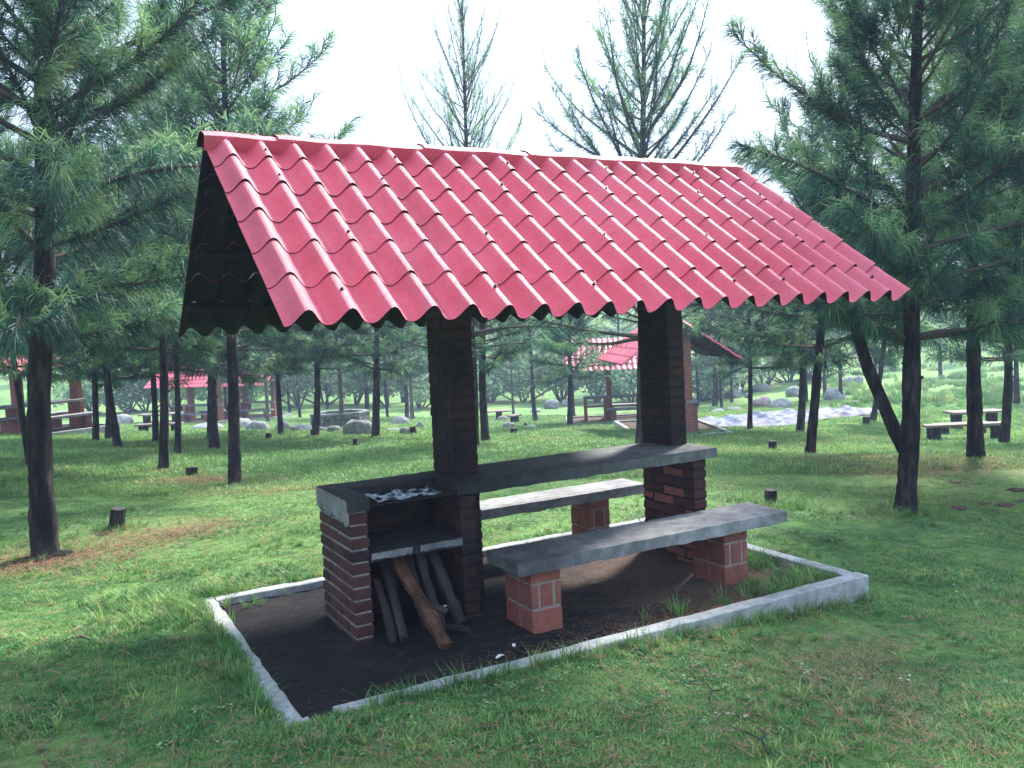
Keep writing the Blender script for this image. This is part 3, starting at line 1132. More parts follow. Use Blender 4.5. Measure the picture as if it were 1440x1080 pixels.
sD = far_shelter(P + Vector((0, 0, .06)), VIEW_RZ + math.radians(-12), 'furthest red shelter right of the distant left shelter')
far_bench(sD, .76, 'bench in front of the furthest shelter')
P, _ = on_ground(50, 612)
sE = far_shelter(P + Vector((0, 0, .06)), VIEW_RZ + math.radians(60), 'dark brick shelter at the left edge behind the thick pine trunk')
far_bench(sE, .76, 'pale bench at the left edge left of the thick trunk')
far_bench(sE, 2.19, 'pale bench right of the thick left trunk')


# ------------------------------------------------------------------ pines
def unit(v):
    return v / np.maximum(np.linalg.norm(v, axis=-1, keepdims=True), 1e-9)


def crown_mesh(name, seed, H=7.0, h0=1.85, lmax=1.55, needle_len=.20, needle_w=.0035, step=.022, per=3, whorl=.36, mats=None,
               top_sparse=.62, twigs=9, radial=1.0, two_seg=True, up=1.0):
    rg = np.random.default_rng(seed)
    lv, lf = [], []                                # limbs
    sb, sdir, styp = [], [], []                    # needle bases, tangents, youth with painted top light
    nb = 0

    def limb(pts, r0, r1, sides=4):
        nonlocal nb
        pts = np.asarray(pts)
        n = len(pts)
        tg = unit(np.gradient(pts, axis=0))
        a = unit(np.cross(tg, np.array([.3, .2, .93])))
        b = np.cross(tg, a)
        for i in range(n):
            r = r0 + (r1 - r0) * i / (n - 1)
            for k in range(sides):
                w = 2 * math.pi * k / sides
                lv.append(pts[i] + (a[i] * math.cos(w) + b[i] * math.sin(w)) * r)
        for i in range(n - 1):
            for k in range(sides):
                k2 = (k + 1) % sides
                p, q, s, t_ = nb + i * sides + k, nb + i * sides + k2, nb + (i + 1) * sides + k2, nb + (i + 1) * sides + k
                lf.append((p, q, s))
                lf.append((p, s, t_))
        nb += n * sides

    def needles_along(pts, stp, young, t0=0.0, per_=per):
        pts = np.asarray(pts)
        seg = np.linalg.norm(np.diff(pts, axis=0), axis=1)
        cum = np.concatenate([[0], np.cumsum(seg)])
        n = max(2, int(cum[-1] * (1 - t0) / stp))
        d = np.linspace(cum[-1] * t0, cum[-1], n)
        P_ = np.stack([np.interp(d, cum, pts[:, k]) for k in range(3)], 1)
        tg = unit(np.gradient(pts, axis=0))
        T_ = unit(np.stack([np.interp(d, cum, tg[:, k]) for k in range(3)], 1))
        sb.append(np.repeat(P_, per_, 0))
        sdir.append(np.repeat(T_, per_, 0))
        yy = young + .5 * np.clip((d / max(cum[-1], 1e-6) - .75) * 4, 0, 1) * (young > .25)
        styp.append(np.repeat(yy, per_))

    def curve(p, d, L, n, lift, wob):
        pts = [p]
        d = d / np.linalg.norm(d)
        for i in range(n):
            d = d + np.array([0, 0, lift / n]) + rg.normal(0, wob, 3) / n
            d = d / np.linalg.norm(d)
            pts.append(pts[-1] + d * L / n)
        return np.array(pts), d

    h = h0
    wi = 0
    while h < H - .25:
        f = (h - h0) / (H - h0)                    # 0 at the crown's base .. 1 at the tip
        nbra = rg.integers(4, 7) if f < .75 else rg.integers(3, 6)
        ph0 = rg.uniform(0, 6.28)
        L0 = lmax * (min(1, .72 + f * 1.4) * (1 - f) ** .72 + .12) * radial
        for k in range(nbra):
            az = ph0 + 6.283 * k / nbra + rg.normal(0, .25)
            L = L0 * rg.uniform(.5, 1.3)
            el = math.radians(rg.normal(8 + 52 * f * up, 9))
            d = np.array([math.cos(az) * math.cos(el), math.sin(az) * math.cos(el), math.sin(el)])
            p = np.array([0, 0, h + rg.normal(0, .05)])
            lift = (.25 + .9 * f) * up if f < .5 else .55 * up
            if f < .25:
                lift = rg.uniform(-.25, .45)
            pts, de = curve(p, d, L, 7, lift, .35)
            limb(pts, .017 * (1 - f * .6) * (L / 1.2 + .3), .004)
            dens = 1.0 if f < top_sparse else max(.28, 1 - (f - top_sparse) / (1 - top_sparse) * .9)
            nl_y = .3 * rg.random() if f < .35 else .25 + .5 * rg.random()  # upper boughs tinted lighter, light from above put into the colour
            needles_along(pts, step * 1.2 / dens, nl_y, .16)
            nt_ = int(twigs * (L / lmax) * (1 if f < top_sparse else .8)) + 2
            for q in range(nt_):
                tt = rg.uniform(.2, .98)
                i0 = min(int(tt * 7), 6)
                pp = pts[i0] + (pts[i0 + 1] - pts[i0]) * (tt * 7 - i0)
                tg = unit(pts[i0 + 1] - pts[i0])
                side = unit(np.cross(tg, [0, 0, 1])) * (1 if q % 2 else -1)
                dd = tg * rg.uniform(.4, 1.0) + side * rg.uniform(.3, 1.0) + np.array([0, 0, rg.uniform(-.15, .45) + .5 * f])
                Lt = (rg.uniform(.22, .55) * (1.05 - .45 * tt)) * (1.1 - .35 * f)
                tp, _ = curve(pp, dd, Lt, 4, rg.uniform(.1, .9), .4)
                limb(tp, .005, .002, 3)
                needles_along(tp, step / dens, (rg.uniform(0, .55) if rg.random() < .75 else rg.uniform(.6, 1)) + .2 * (f > .4), .30)  # random youth, with the lit upper crown painted a step lighter
            if f > .35 and rg.random() < .75:      # pale upright candles at the branch tips
                tp, _ = curve(pts[-1], de + np.array([0, 0, .8]), rg.uniform(.2, .55) * (1 if f < .8 else .8), 4, .9, .15)
                limb(tp, .006, .003, 3)
                needles_along(tp, step * 2.2 / dens, .6, .1, 2)
        h += whorl * rg.uniform(.75, 1.25) * (1 - .25 * f)
        wi += 1
    tp, _ = curve(np.array([0, 0, H - .5]), np.array([0, 0, 1.0]), .75, 5, 0, .1)
    limb(tp, .012, .004)
    needles_along(tp, step * 1.5, .6, .1, 2)

    B, D, Yt = np.concatenate(sb), np.concatenate(sdir), np.concatenate(styp)
    n = len(B)
    rv = rg.normal(size=(n, 3))
    perp = unit(rv - D * np.sum(rv * D, 1, keepdims=True))
    an = np.radians(rg.uniform(14, 50, n))[:, None]
    d1 = D * np.cos(an) + perp * np.sin(an)
    zf = np.clip((B[:, 2] - h0) / (H - h0), 0, 1)
    Ln = (needle_len * rg.uniform(.65, 1.2, n) * (1 - .42 * zf))[:, None]
    droop = (rg.uniform(.6, 2.1, n) * (1 - .75 * zf))[:, None]
    down = np.array([0, 0, -1.0])
    d1 = unit(d1 + down * droop * .42)
    d2 = unit(d1 + down * droop)
    wv = unit(np.cross(d1, rg.normal(size=(n, 3)))) * needle_w
    p1 = B + d1 * Ln * .5
    p2 = p1 + d2 * Ln * .5
    tint = np.clip(Yt + rg.normal(0, .09, n), 0, 1)
    if two_seg:
        V = np.stack([B - wv, B + wv, p1 - wv * .8, p1 + wv * .8, p2], 1).reshape(-1, 3)
        base = (np.arange(n) * 5)[:, None]
        T = np.concatenate([base + np.array([0, 1, 3]), base + np.array([0, 3, 2]), base + np.array([2, 3, 4])])
        col = np.repeat(tint, 5)
    else:
        V = np.stack([B - wv, B + wv, p2], 1).reshape(-1, 3)
        base = (np.arange(n) * 3)[:, None]
        T = base + np.array([0, 1, 2])
        col = np.repeat(tint, 3)
    lv_ = np.array(lv)
    allv = np.concatenate([lv_, V])
    allt = np.concatenate([np.array(lf), T + len(lv_)])
    mi = np.concatenate([np.zeros(len(lf), int), np.ones(len(T), int)])
    return np_mesh(name, allv, allt, mats, mi, False, np.concatenate([np.zeros(len(lv_)), col]))


CROWN = {}
nm, nf_ = [M['twig'], M['needle']], [M['twig'], M['needle_far']]
CROWN['near_a'] = crown_mesh('crown', 11, 8.2, 1.9, 2.0, .28, .0032, .015, 4, .30, nm, .75, 16)
CROWN['near_b'] = crown_mesh('crown', 12, 7.8, 1.75, 1.9, .27, .0032, .015, 4, .30, nm, .75, 16)
CROWN['mid_a'] = crown_mesh('crown', 21, 7.2, 1.9, 1.6, .25, .0056, .026, 3, .31, nm, .7, 14)
CROWN['mid_b'] = crown_mesh('crown', 22, 6.8, 1.8, 1.6, .25, .0056, .026, 3, .31, nm, .7, 14)
CROWN['airy'] = crown_mesh('crown', 31, 9.8, 2.1, 2.5, .20, .0050, .026, 2, .36, nm, .36, 9, up=1.25)
CROWN['lush'] = crown_mesh('crown', 37, 10.5, 2.1, 2.7, .22, .0048, .026, 3, .36, nm, .45, 10, up=1.3)
CROWN['far_a'] = crown_mesh('crown', 41, 7.0, 1.8, 1.7, .28, .014, .050, 2, .40, nf_, .7, 8, two_seg=False)
CROWN['far_b'] = crown_mesh('crown', 42, 7.6, 1.7, 1.7, .28, .014, .050, 2, .40, nf_, .7, 8, two_seg=False)
print('CROWN TRIS', {k: len(v.polygons) for k, v in CROWN.items()})
CROWN_H = dict(near_a=8.2, near_b=7.8, mid_a=7.2, mid_b=6.8, airy=9.8, lush=10.5, far_a=7.0, far_b=7.6)


def trunk_mesh(Ht, r, seed, sides=14, rings=26, mat='bark', bend=.05, fork=None):
    """A tapered pine trunk with a flared, furrowed foot."""
    rr = random.Random(seed)
    mb = MB()
    ph = [rr.uniform(0, 6.28) for _ in range(6)]
    vs, fs = [], []
    top = Ht - .4
    for i in range(rings + 1):
        f = i / rings
        z = -.15 + (top + .15) * f ** 1.4
        rad = r * (1.0 - .85 * max(z, 0) / Ht) + r * .55 * math.exp(-max(z + .15, 0) / .14)
        w = math.sin(math.pi * min(1, max(z, 0) / 2.4)) * bend * r * 10 if z < 2.4 else 0
        cx, cy = w * math.cos(ph[0]), w * math.sin(ph[0])
        for k in range(sides):
            a = 6.2832 * k / sides
            rad2 = rad * (1 + .07 * math.sin(3 * a + ph[1] + z * 1.2) + .05 * math.sin(z * 9 + ph[2] + 2 * a) + rr.uniform(-.075, .075))
            vs.append((cx + rad2 * math.cos(a), cy + rad2 * math.sin(a), z))
    for i in range(rings):
        for k in range(sides):
            k2 = (k + 1) % sides
            fs.append((i * sides + k, i * sides + k2, (i + 1) * sides + k2, (i + 1) * sides + k))
    mb.add(vs, fs, 0, True)
    for _ in range(4):                               # stubs of pruned boughs
        z = rr.uniform(.9, 2.2)
        a = rr.uniform(0, 6.28)
        rad = r * (1 - .85 * z / Ht)
        w = math.sin(math.pi * min(1, z / 2.4)) * bend * r * 10
        c = Vector((w * math.cos(ph[0]), w * math.sin(ph[0]), z))
        e = Vector((math.cos(a), math.sin(a), .3))
        mb.tube([c + e * rad * .7, c + e * (rad + .03)], [.022, .014], 6)
    return mb.mesh('trunk', [M[mat]])


def pine(px, py, wpx, kind, Ht, label, lean=(0, 0), spin=None, group='pines among the shelters', mat='bark', crown_dz=0.0, wid=1.0):
    P_, d = on_ground(px, py)
    r = max(.03, wpx / 2 / F_PX * d)
    seed = int(px * 7 + py)
    rr = random.Random(seed)
    root = empty('pine_tree', P_, rr.uniform(0, 6.28) if spin is None else spin, label, 'tree', group)
    s = Ht / CROWN_H[kind]
    far = d > 30
    link_mesh('trunk', trunk_mesh(Ht, r, seed, 8 if far else 14 if d > 13 else 22, 12 if far else 26 if d > 13 else 80, mat), root)
    c = link_mesh('crown', CROWN[kind], root)
    c.scale = (s * wid, s * wid, s)
    c.location = (0, 0, crown_dz)
    if lean != (0, 0):                               # lean in the picture: to the right, then away
        axis_v = Vector((*(_fh * -1 * -lean[0]), 0)) + Vector((*(_rh * -lean[1]), 0))
        q = Matrix.Rotation(axis_v.length, 3, axis_v.normalized()) @ Matrix.Rotation(root.rotation_euler.z, 3, 'Z')
        root.rotation_euler = q.to_euler()
    return root, P_, d, r


G1 = 'pines among the shelters'
TREES = [
    (66, 785, 34, 'near_a', 8.2, 'thick dark pine nearest us on the left', (.03, 0)),
    (42, 655, 9, 'mid_b', 6.0, 'thin pine leaning left of the thick near left trunk', (-.10, 0)),
    (135, 621, 9, 'mid_a', 6.6, 'slightly wavy slim pine just right of the left brick shelter', (.0, 0)),
    (152, 619, 9, 'mid_b', 6.4, 'slim pine behind the leaning trunk right of the left shelter', (.02, 0)),
    (166, 630, 12, 'mid_a', 6.8, 'pine trunk leaning left at top, foot right of the left shelter', (-.09, 0)),
    (219, 622, 9, 'mid_b', 6.4, 'slim pine with a shaggy foot beside the log table', (-.03, 0)),
    (230, 661, 13, 'mid_a', 7.4, 'pine standing in front of the log table on the left', (.02, 0)),
    (302, 633, 14, 'mid_b', 7.0, 'pine with a double trunk look before the distant left shelter', (.03, 0)),
    (296, 618, 9, 'mid_a', 6.6, 'pine tucked behind the trunk before the distant left shelter', (.03, 0)),
    (330, 684, 17, 'mid_a', 8.4, 'straight furrowed pine left of the grill, in front of the boulders', (.0, 0)),
    (395, 611, 8, 'mid_b', 6.6, 'pine just right of the furthest shelter', (-.02, 0)),
    (443, 614, 10, 'mid_a', 6.8, 'pine with a stump at its foot before the stone tank', (.04, 0)),
    (528, 615, 11, 'mid_b', 7.0, 'pine right of the big domed boulder', (.03, 0)),
    (667, 628, 12, 'airy', 9.6, 'tall airy pine rising above the roof behind the left column', (-.02, 0)),
    (683, 620, 12, 'mid_a', 6.4, 'pine right of the left column with a low dark crown', (-.02, 0)),
    (801, 600, 8, 'mid_b', 6.2, 'pine left of the small distant shelter', (.0, 0)),
    (753, 592, 7, 'far_a', 6.6, 'leaning pine in the clearing seen through the shelter', (-.06, 0)),
    (902, 632, 14, 'lush', 10.5, 'dark trunk against the right column with its leader high above the roof', (.0, 0)),
    (1005, 573, 8, 'far_b', 7.4, 'far pine right of the gable on shelter', (-.02, 0)),
    (1054, 605, 7, 'mid_b', 6.4, 'slim pine standing at the left part of the blue tarp', (-.02, 0)),
    (1125, 608, 11, 'mid_a', 6.6, 'pine in front of the middle of the blue tarp', (.0, 0)),
    (1139, 640, 14, 'mid_b', 7.4, 'pine leaning right just before the blue tarp', (.07, 0)),
    (1227, 592, 8, 'mid_a', 6.6, 'pine leaning right at the right end of the blue tarp', (.12, 0)),
    (1272, 720, 27, 'near_b', 7.8, 'forked thick pine on the right, nearest us on that side', (.0, 0)),
    (1373, 645, 21, 'mid_a', 7.6, 'thick pine between the forked pine and the right edge', (-.05, 0)),
    (1411, 625, 13, 'mid_b', 7.2, 'pine near the right edge in front of the log benches', (.01, 0)),
]
TREES += [(-60, 690, 20, 'near_b', 7.6, 'pine at the left edge whose boughs reach into the picture', (.02, 0)),
          (1478, 668, 20, 'near_a', 7.6, 'pine at the right edge whose boughs reach into the picture', (.0, 0)),
          (250, 640, 9, 'mid_a', 6.6, 'pine half hidden behind the trunk by the log table', (.0, 0))]
ROOTS = {}
for i, (u, d_, kind_, Ht_) in enumerate(((-5.8, 3.0, 'near_a', 7.8), (-7.2, 6.0, 'near_b', 8.2))):  # unseen pines added to keep sky light off the left faces
    p_ = CAM[:2] + _rh * u + _fh * d_
    root = empty('pine_tree', (p_[0], p_[1], hz(*p_)), i * 1.3, 'unseen pine added beside the viewpoint to block sky light', 'tree', 'added pines beside the viewpoint')
    link_mesh('trunk', trunk_mesh(Ht_, .13, 900 + i), root)
    link_mesh('crown', CROWN[kind_], root).scale = (Ht_ / CROWN_H[kind_],) * 3
for a in TREES:
    ROOTS[a[0]] = pine(*a[:6], lean=(a[6][0] + .045, a[6][1]), wid=1.15 if a[3][:3] == 'mid' else 1.0)
# the fork of the right pine
root, P_, d, r = ROOTS[1272]
inv = root.matrix_basis.inverted()
lft = Vector((*(-_rh), 0))
mb = MB()
pts = [P_ + Vector((0, 0, .62)) + lft * 0, P_ + Vector((0, 0, .80)) + lft * .07, P_ + Vector((0, 0, 1.05)) + lft * .17, P_ + Vector((0, 0, 1.45)) + lft * .33,
       P_ + Vector((0, 0, 1.9)) + lft * .46, P_ + Vector((0, 0, 2.6)) + lft * .55, P_ + Vector((0, 0, 3.4)) + lft * .60]
mb.tube([inv @ p for p in pts], [r * .6, r * .72, r * .66, r * .62, r * .55, r * .4, r * .25], 12, 0, True, .05)
mb.build('forked_stem', M['bark'], root)

# slim far pines, one by one
FARP = [(320, 589, 5, 'thin far pine just left of the furthest shelter'), (377, 593, 5, 'thin brown pine before the roof of the furthest shelter'),
        (408, 584, 4, 'thin far pine right of the furthest shelter'), (422, 587, 4, 'thin far pine left of the stone tank'),
        (461, 575, 4, 'thin far pine behind the stone tank'), (481, 602, 7, 'pale trunked pine standing before the stone tank'),
        (516, 586, 7, 'dark pine behind the right end of the stone tank'), (545, 588, 4, 'thin far pine right of the domed boulder'),
        (572, 588, 6, 'dark far pine left of the left column'), (580, 590, 6, 'pale far pine touching the left column'),
        (722, 582, 4, 'thin reddish pine in the clearing'), (808, 590, 4, 'thin pine close left of the small distant shelter'),
        (981, 575, 4, 'thin far pine beside the right column'), (1029, 566, 4, 'thin far pine among the right hand rocks'),
        (1134, 567, 5, 'far pine behind the tarp pines'), (1161, 561, 6, 'far pine on the rocks behind the tarp'),
        (1182, 563, 6, 'far pine right of the pale rocks behind the tarp'), (1323, 528, 5, 'slim pine up on the sunny slope'),
        (1338, 511, 4, 'furthest slim pine up on the sunny slope'), (1430, 568, 8, 'pine at the right edge on the slope'),
        (1232, 545, 6, 'far pine on the slope behind the fork of the right pine'), (1015, 575, 4, 'thin pine twin of the far pine right of the shelter')]
for i, (px, py, w, lab) in enumerate(FARP):
    pine(px, py, w, 'far_a' if i % 2 else 'far_b', 6.4 + (i * 37 % 10) * .18, lab, mat='bark_pale' if px in (481, 580, 377, 722, 1161) else 'bark',
         group='slim far pines', wid=1.1)

# the wood behind
rr = random.Random(77)
k = 0
for row_d, n, hmin, hmax in ((62, 15, 6, 8.5), (78, 20, 8, 10.5), (96, 24, 9, 12.5)):
    for i in range(n):
        u = (-.70 + 1.4 * (i + rr.uniform(.1, .9)) / n) * row_d
        dd = row_d + rr.uniform(-5, 5)
        if u > .30 * dd and dd < 82:
            continue
        p = CAM[:2] + _rh * u + _fh * dd
        P_ = Vector((p[0], p[1], hz(*p)))
        Ht = rr.uniform(hmin, hmax)
        root = empty('pine_tree', P_, rr.uniform(0, 6.28), 'tall dense pine of the dark wood that closes the view', 'tree', 'pines of the wood behind')
        if k < 6:
            if k == 0:
                wood_trunks = []
            wood_trunks.append(trunk_mesh(9, .16, k, 7, 10))
        link_mesh('trunk', wood_trunks[k % 6], root).scale = (1, 1, Ht / 9)
        kind = ('far_a', 'far_b')[k % 2]
        c = link_mesh('crown', CROWN[kind], root)
        s = Ht / CROWN_H[kind]
        c.scale = (s * 1.25, s * 1.25, s)
        k += 1


# ------------------------------------------------------------------ shrubs behind the clearing
def shrub_mesh(seed, n=2600, rad=1.0, hgt=1.5, leaf=.05):
    rg = np.random.default_rng(seed)
    lobes = rg.normal(0, .45, (9, 3)) * [1, 1, .6] + [0, 0, .75]
    which = rg.integers(0, 9, n)
    dirs = unit(rg.normal(size=(n, 3)))
    P_ = lobes[which] + dirs * (rg.uniform(.25, 1, (n, 1)) ** .5) * rg.uniform(.3, .55, 9)[which][:, None]
    P_[:, 2] = np.abs(P_[:, 2])
    P_ *= [rad, rad, hgt / 1.6]
    a = unit(rg.normal(size=(n, 3)))
    b = unit(np.cross(a, rg.normal(size=(n, 3))))
    L = leaf * rg.uniform(.6, 1.5, (n, 1))
    V = np.stack([P_ - a * L, P_ - b * L * .45, P_ + a * L, P_ + b * L * .45], 1).reshape(-1, 3)
    base = (np.arange(n) * 4)[:, None]
    T = np.concatenate([base + np.array([0, 1, 2]), base + np.array([0, 2, 3])])
    tint = np.repeat(np.clip(rg.random(9)[which] * .6 + rg.random(n) * .4, 0, 1), 4)
    stems = MB()
    for i in range(7):
        e = lobes[i] * [rad, rad, hgt / 1.6]
        stems.tube([(0, 0, -.1), tuple(e * .5 + rg.normal(0, .05, 3)), tuple(e)], [.03, .02, .008], 5)
    sv = np.array(stems.v)
    sf = [f for f in stems.f]
    st = []
    for f in sf:
        for q in range(1, len(f) - 1):
            st.append((f[0], f[q], f[q + 1]))
    return np_mesh('foliage', np.concatenate([sv, V]), np.concatenate([np.array(st), T + len(sv)]), [M['twig'], M['leaf']],
                   np.concatenate([np.zeros(len(st), int), np.ones(len(T), int)]), False, np.concatenate([np.zeros(len(sv)), tint]))


SHRUB = [shrub_mesh(s, 2600, 1.0, 1.5) for s in (1, 2, 3)]
BUSH = [(130, 583, 1.6), (180, 580, 1.8), (205, 579, 1.9), (245, 580, 1.7), (420, 572, 1.9), (455, 568, 2.2), (500, 570, 1.9), (545, 572, 2.1), (590, 574, 1.8),
        (640, 572, 1.9), (690, 566, 2.2), (735, 566, 1.9), (790, 566, 2.4), (840, 566, 2.2), (890, 566, 2.3), (960, 566, 2.2),
        (985, 564, 2.3), (1010, 562, 2.0), (1040, 553, 2.2), (1075, 545, 2.4), (1110, 538, 2.2), (1140, 535, 2.0), (350, 578, 2.0), (300, 580, 1.9)]
BUSHL = ['right behind the left brick shelter', 'behind the wavy slim pine', 'behind the shaggy footed pine', 'left behind the distant left shelter',
         'left behind the stone tank', 'straight behind the stone tank', 'behind the right end of the stone tank', 'behind the domed boulder',
         'just left of the left column', 'hidden by the left column', 'just right of the left column', 'behind the thin reddish pine', 'left behind the small distant shelter',
         'behind the roof of the small distant shelter', 'behind the right end of the small distant shelter', 'behind the right column', 'just right of the right column',
         'under the eave of the gable on shelter', 'behind the pale left boulder of the rock field', 'above the grey rock of the rock field',
         'left of the pine before the tarp, above the rocks', 'furthest right at the top of the rock field', 'behind the furthest shelter', 'between the two distant left shelters']
for i, (px, py, s) in enumerate(BUSH):
    P_, d = on_ground(px, py)
    o = link_mesh('shrub', SHRUB[i % 3])
    s = min(s, d / 26)
    o.location = P_
    o.rotation_euler = (0, 0, i * 1.7)
    o.scale = (s * 1.3, s * 1.3, s * 1.2)
    props(o, 'leafy green shrub ' + BUSHL[i], 'shrub', 'shrubs at the edge of the wood')


# ------------------------------------------------------------------ boulders
def rock_mesh(seed, mat):
    rg = np.random.default_rng(seed)
    bm = bmesh.new()
    bmesh.ops.create_icosphere(bm, subdivisions=3, radius=1.0)
    ks = unit(rg.normal(size=(9, 3)))
    cut = rg.uniform(.62, .95, 9)
    for v in bm.verts:
        p = np.array(v.co)
        for k_, c_ in zip(ks, cut):
            s_ = p @ k_
            if s_ > c_:
                p = p - k_ * (s_ - c_) * .85
        p *= 1 + .04 * math.sin(p[0] * 7 + seed) * math.cos(p[1] * 6)
        v.co = Vector(p)
    for f in bm.faces:
        f.smooth = True
    me = bpy.data.meshes.new('boulder')
    bm.to_mesh(me)
    bm.free()
    me.materials.append(mat)
    return me


ROCKM = [rock_mesh(s, M['rock']) for s in range(6)] + [rock_mesh(20, M['rock_pink'])]
ROCKS = [(172, 597, 34, 16, 0, 'pale boulder left of the log table by the pines'), (214, 603, 22, 8, 1, 'low pale rock behind the log table'),
         (292, 604, 44, 11, 2, 'long low pale rock left of the trunk by the shelter'), (338, 603, 36, 17, 3, 'humped pale boulder behind the straight furrowed pine'),
         (362, 606, 34, 17, 4, 'humped pale boulder right of the straight furrowed pine'), (398, 605, 22, 15, 5, 'rounded rock behind the pine right of the furthest shelter'),
         (424, 606, 36, 10, 0, 'flat topped rock left of the stone tank'), (453, 607, 16, 8, 1, 'small rock at the foot of the pine by the tank'),
         (459, 601, 22, 13, 2, 'rock against the wall of the stone tank'), (470, 608, 20, 11, 3, 'whitish rock before the stone tank'),
         (505, 611, 46, 25, 4, 'big domed mossy boulder right of the stone tank'), (563, 598, 26, 14, 5, 'dark undercut boulder left of the left column'),
         (553, 607, 22, 6, 0, 'flat grey rock below the undercut boulder'), (570, 611, 18, 12, 1, 'white boulder behind the two stumps by the left column'),
         (591, 603, 12, 12, 2, 'small rock half behind the left column'), (776, 575, 26, 15, 3, 'far grey boulder in the clearing'),
         (797, 572, 16, 12, 4, 'far boulder behind the pine left of the small shelter'), (753, 580, 16, 6, 5, 'low white rock in the clearing'),
         (707, 592, 16, 8, 0, 'mossy rock by the small log table'), (716, 602, 20, 10, 1, 'pale flat rock beside the stump in the clearing'),
         (746, 602, 18, 5, 2, 'flat rock right of the small stump in the clearing'), (1032, 560, 26, 16, 3, 'pale boulder left in the right hand rock field'),
         (1070, 549, 26, 12, 4, 'grey rock above the pinkish boulder'), (1073, 573, 32, 17, 6, 'pinkish boulder behind the blue tarp'),
         (1099, 574, 34, 15, 5, 'whitish boulder right of the pinkish one'), (1116, 558, 24, 16, 0, 'dark grey rock behind the whitish boulder'),
         (1172, 563, 36, 20, 1, 'large pale rock behind the pine in front of the tarp'), (1194, 540, 22, 12, 2, 'pale rock high in the rock field'),
         (1207, 540, 16, 13, 3, 'grey pointed rock high in the rock field'), (1284, 512, 14, 9, 4, 'small rock up the slope right of the forked pine'),
         (1010, 580, 20, 6, 5, 'low whitish rock behind the left end of the tarp'), (1032, 577, 26, 5, 0, 'long low whitish rock behind the tarp'),
         (1052, 560, 12, 8, 1, 'small rock beside the pale left boulder'), (1228, 545, 14, 9, 2, 'small rock behind the leaning pine')]
for i, (px, py, w, h, mi, lab) in enumerate(ROCKS):
    P_, d = on_ground(px, py)
    sw, sh = w / 2 / F_PX * d, h / F_PX * d
    o = link_mesh('boulder', ROCKM[mi])
    o.scale = (sw, sw * .8, sh * .72)
    q = CAM[:2] - np.array(P_[:2])
    o.location = P_ + Vector((*(-_fh * 0), 0)) + Vector((0, 0, sh * .22))
    o.rotation_euler = (0, 0, VIEW_RZ + random.uniform(-.3, .3))
    props(o, lab, 'boulder', 'granite boulders')

# ------------------------------------------------------------------ stone tank
P_, d = on_ground(476, 602)
tank = empty('stone_tank', P_, VIEW_RZ, 'long low stone walled water tank with a pale rim among the boulders', 'water tank')
wpx = 80 / F_PX * d
hw, hh, dp = wpx / 2, 21 / F_PX * d, wpx * .7
ring = [(-hw, .15), (-hw * .45, -.25), (hw * .75, 0), (hw, dp * .55), (hw * .3, dp), (-hw * .7, dp * .8)]
cx, cy = sum(p[0] for p in ring) / 6, sum(p[1] for p in ring) / 6


def ring_prism(mb, outer, k, z0, z1, mat=0):
    inner = [(cx + (p[0] - cx) * k, cy + (p[1] - cy) * k) for p in outer]
    n_ = len(outer)
    vs = [(*p, z0) for p in outer] + [(*p, z1) for p in outer] + [(*p, z0) for p in inner] + [(*p, z1) for p in inner]
    fs = []
    for i in range(n_):
        j = (i + 1) % n_
        fs += [(i, j, n_ + j, n_ + i), (2 * n_ + j, 2 * n_ + i, 3 * n_ + i, 3 * n_ + j), (n_ + i, n_ + j, 3 * n_ + j, 3 * n_ + i), (j, i, 2 * n_ + i, 2 * n_ + j)]
    mb.add(vs, fs, mat)


mb = MB()
ring_prism(mb, ring, .86, -.5, hh - .07)
mb.build('tank_wall', M['stone_wall'], tank)
mb = MB()
ring_prism(mb, [(cx + (p[0] - cx) * 1.02, cy + (p[1] - cy) * 1.02) for p in ring], .83, hh - .067, hh)
mb.build('rim', M['concrete'], tank)
mb = MB()
mb.add([(cx + (p[0] - cx) * .855, cy + (p[1] - cy) * .855, hh - .15) for p in ring], [tuple(range(6))])
mb.build('water_surface', M['water'], tank)


# ------------------------------------------------------------------ stumps
def stump(px, py, w, h, label, tilt=0.0, seed=0):
    P_, d = on_ground(px, py)
    r, hh_ = w / 2 / F_PX * d, h / F_PX * d
    rr = random.Random(seed)
    root = empty('tree_stump', P_, rr.uniform(0, 6), label, 'stump', 'cut tree stumps on the lawn')
    mb = MB()
    n_, rg_ = 14, 6
    vs = []
    for i in range(rg_ + 1):
        z = -.06 + (hh_ + .06) * i / rg_
        for k_ in range(n_):
            a = 6.2832 * k_ / n_
            rad = r * (1.0 + .28 * math.exp(-max(z, 0) / (hh_ * .2)) + .06 * math.sin(3 * a + seed) + rr.uniform(-.04, .04))
            vs.append((rad * math.cos(a), rad * math.sin(a), z + (.05 * r * math.cos(a + seed) if i == rg_ else 0)))
    fs = [(i * n_ + k_, i * n_ + (k_ + 1) % n_, (i + 1) * n_ + (k_ + 1) % n_, (i + 1) * n_ + k_) for i in range(rg_) for k_ in range(n_)]
    mb.add(vs, fs, 0, True)
    mb.build('trunk', M['bark'], root)
    top = vs[-n_:]
    mb = MB()
    c = Vector((0, 0, hh_ + .003))
    mb.add([Vector(p) + Vector((0, 0, .003)) for p in top] + [c], [(k_, (k_ + 1) % n_, n_) for k_ in range(n_)])
    mb.build('cut_face', M['greywood'], root)
    root.rotation_euler = (Matrix.Rotation(tilt, 3, Vector((*_fh, 0))) @ Matrix.Rotation(rr.uniform(0, 6), 3, 'Z')).to_euler()


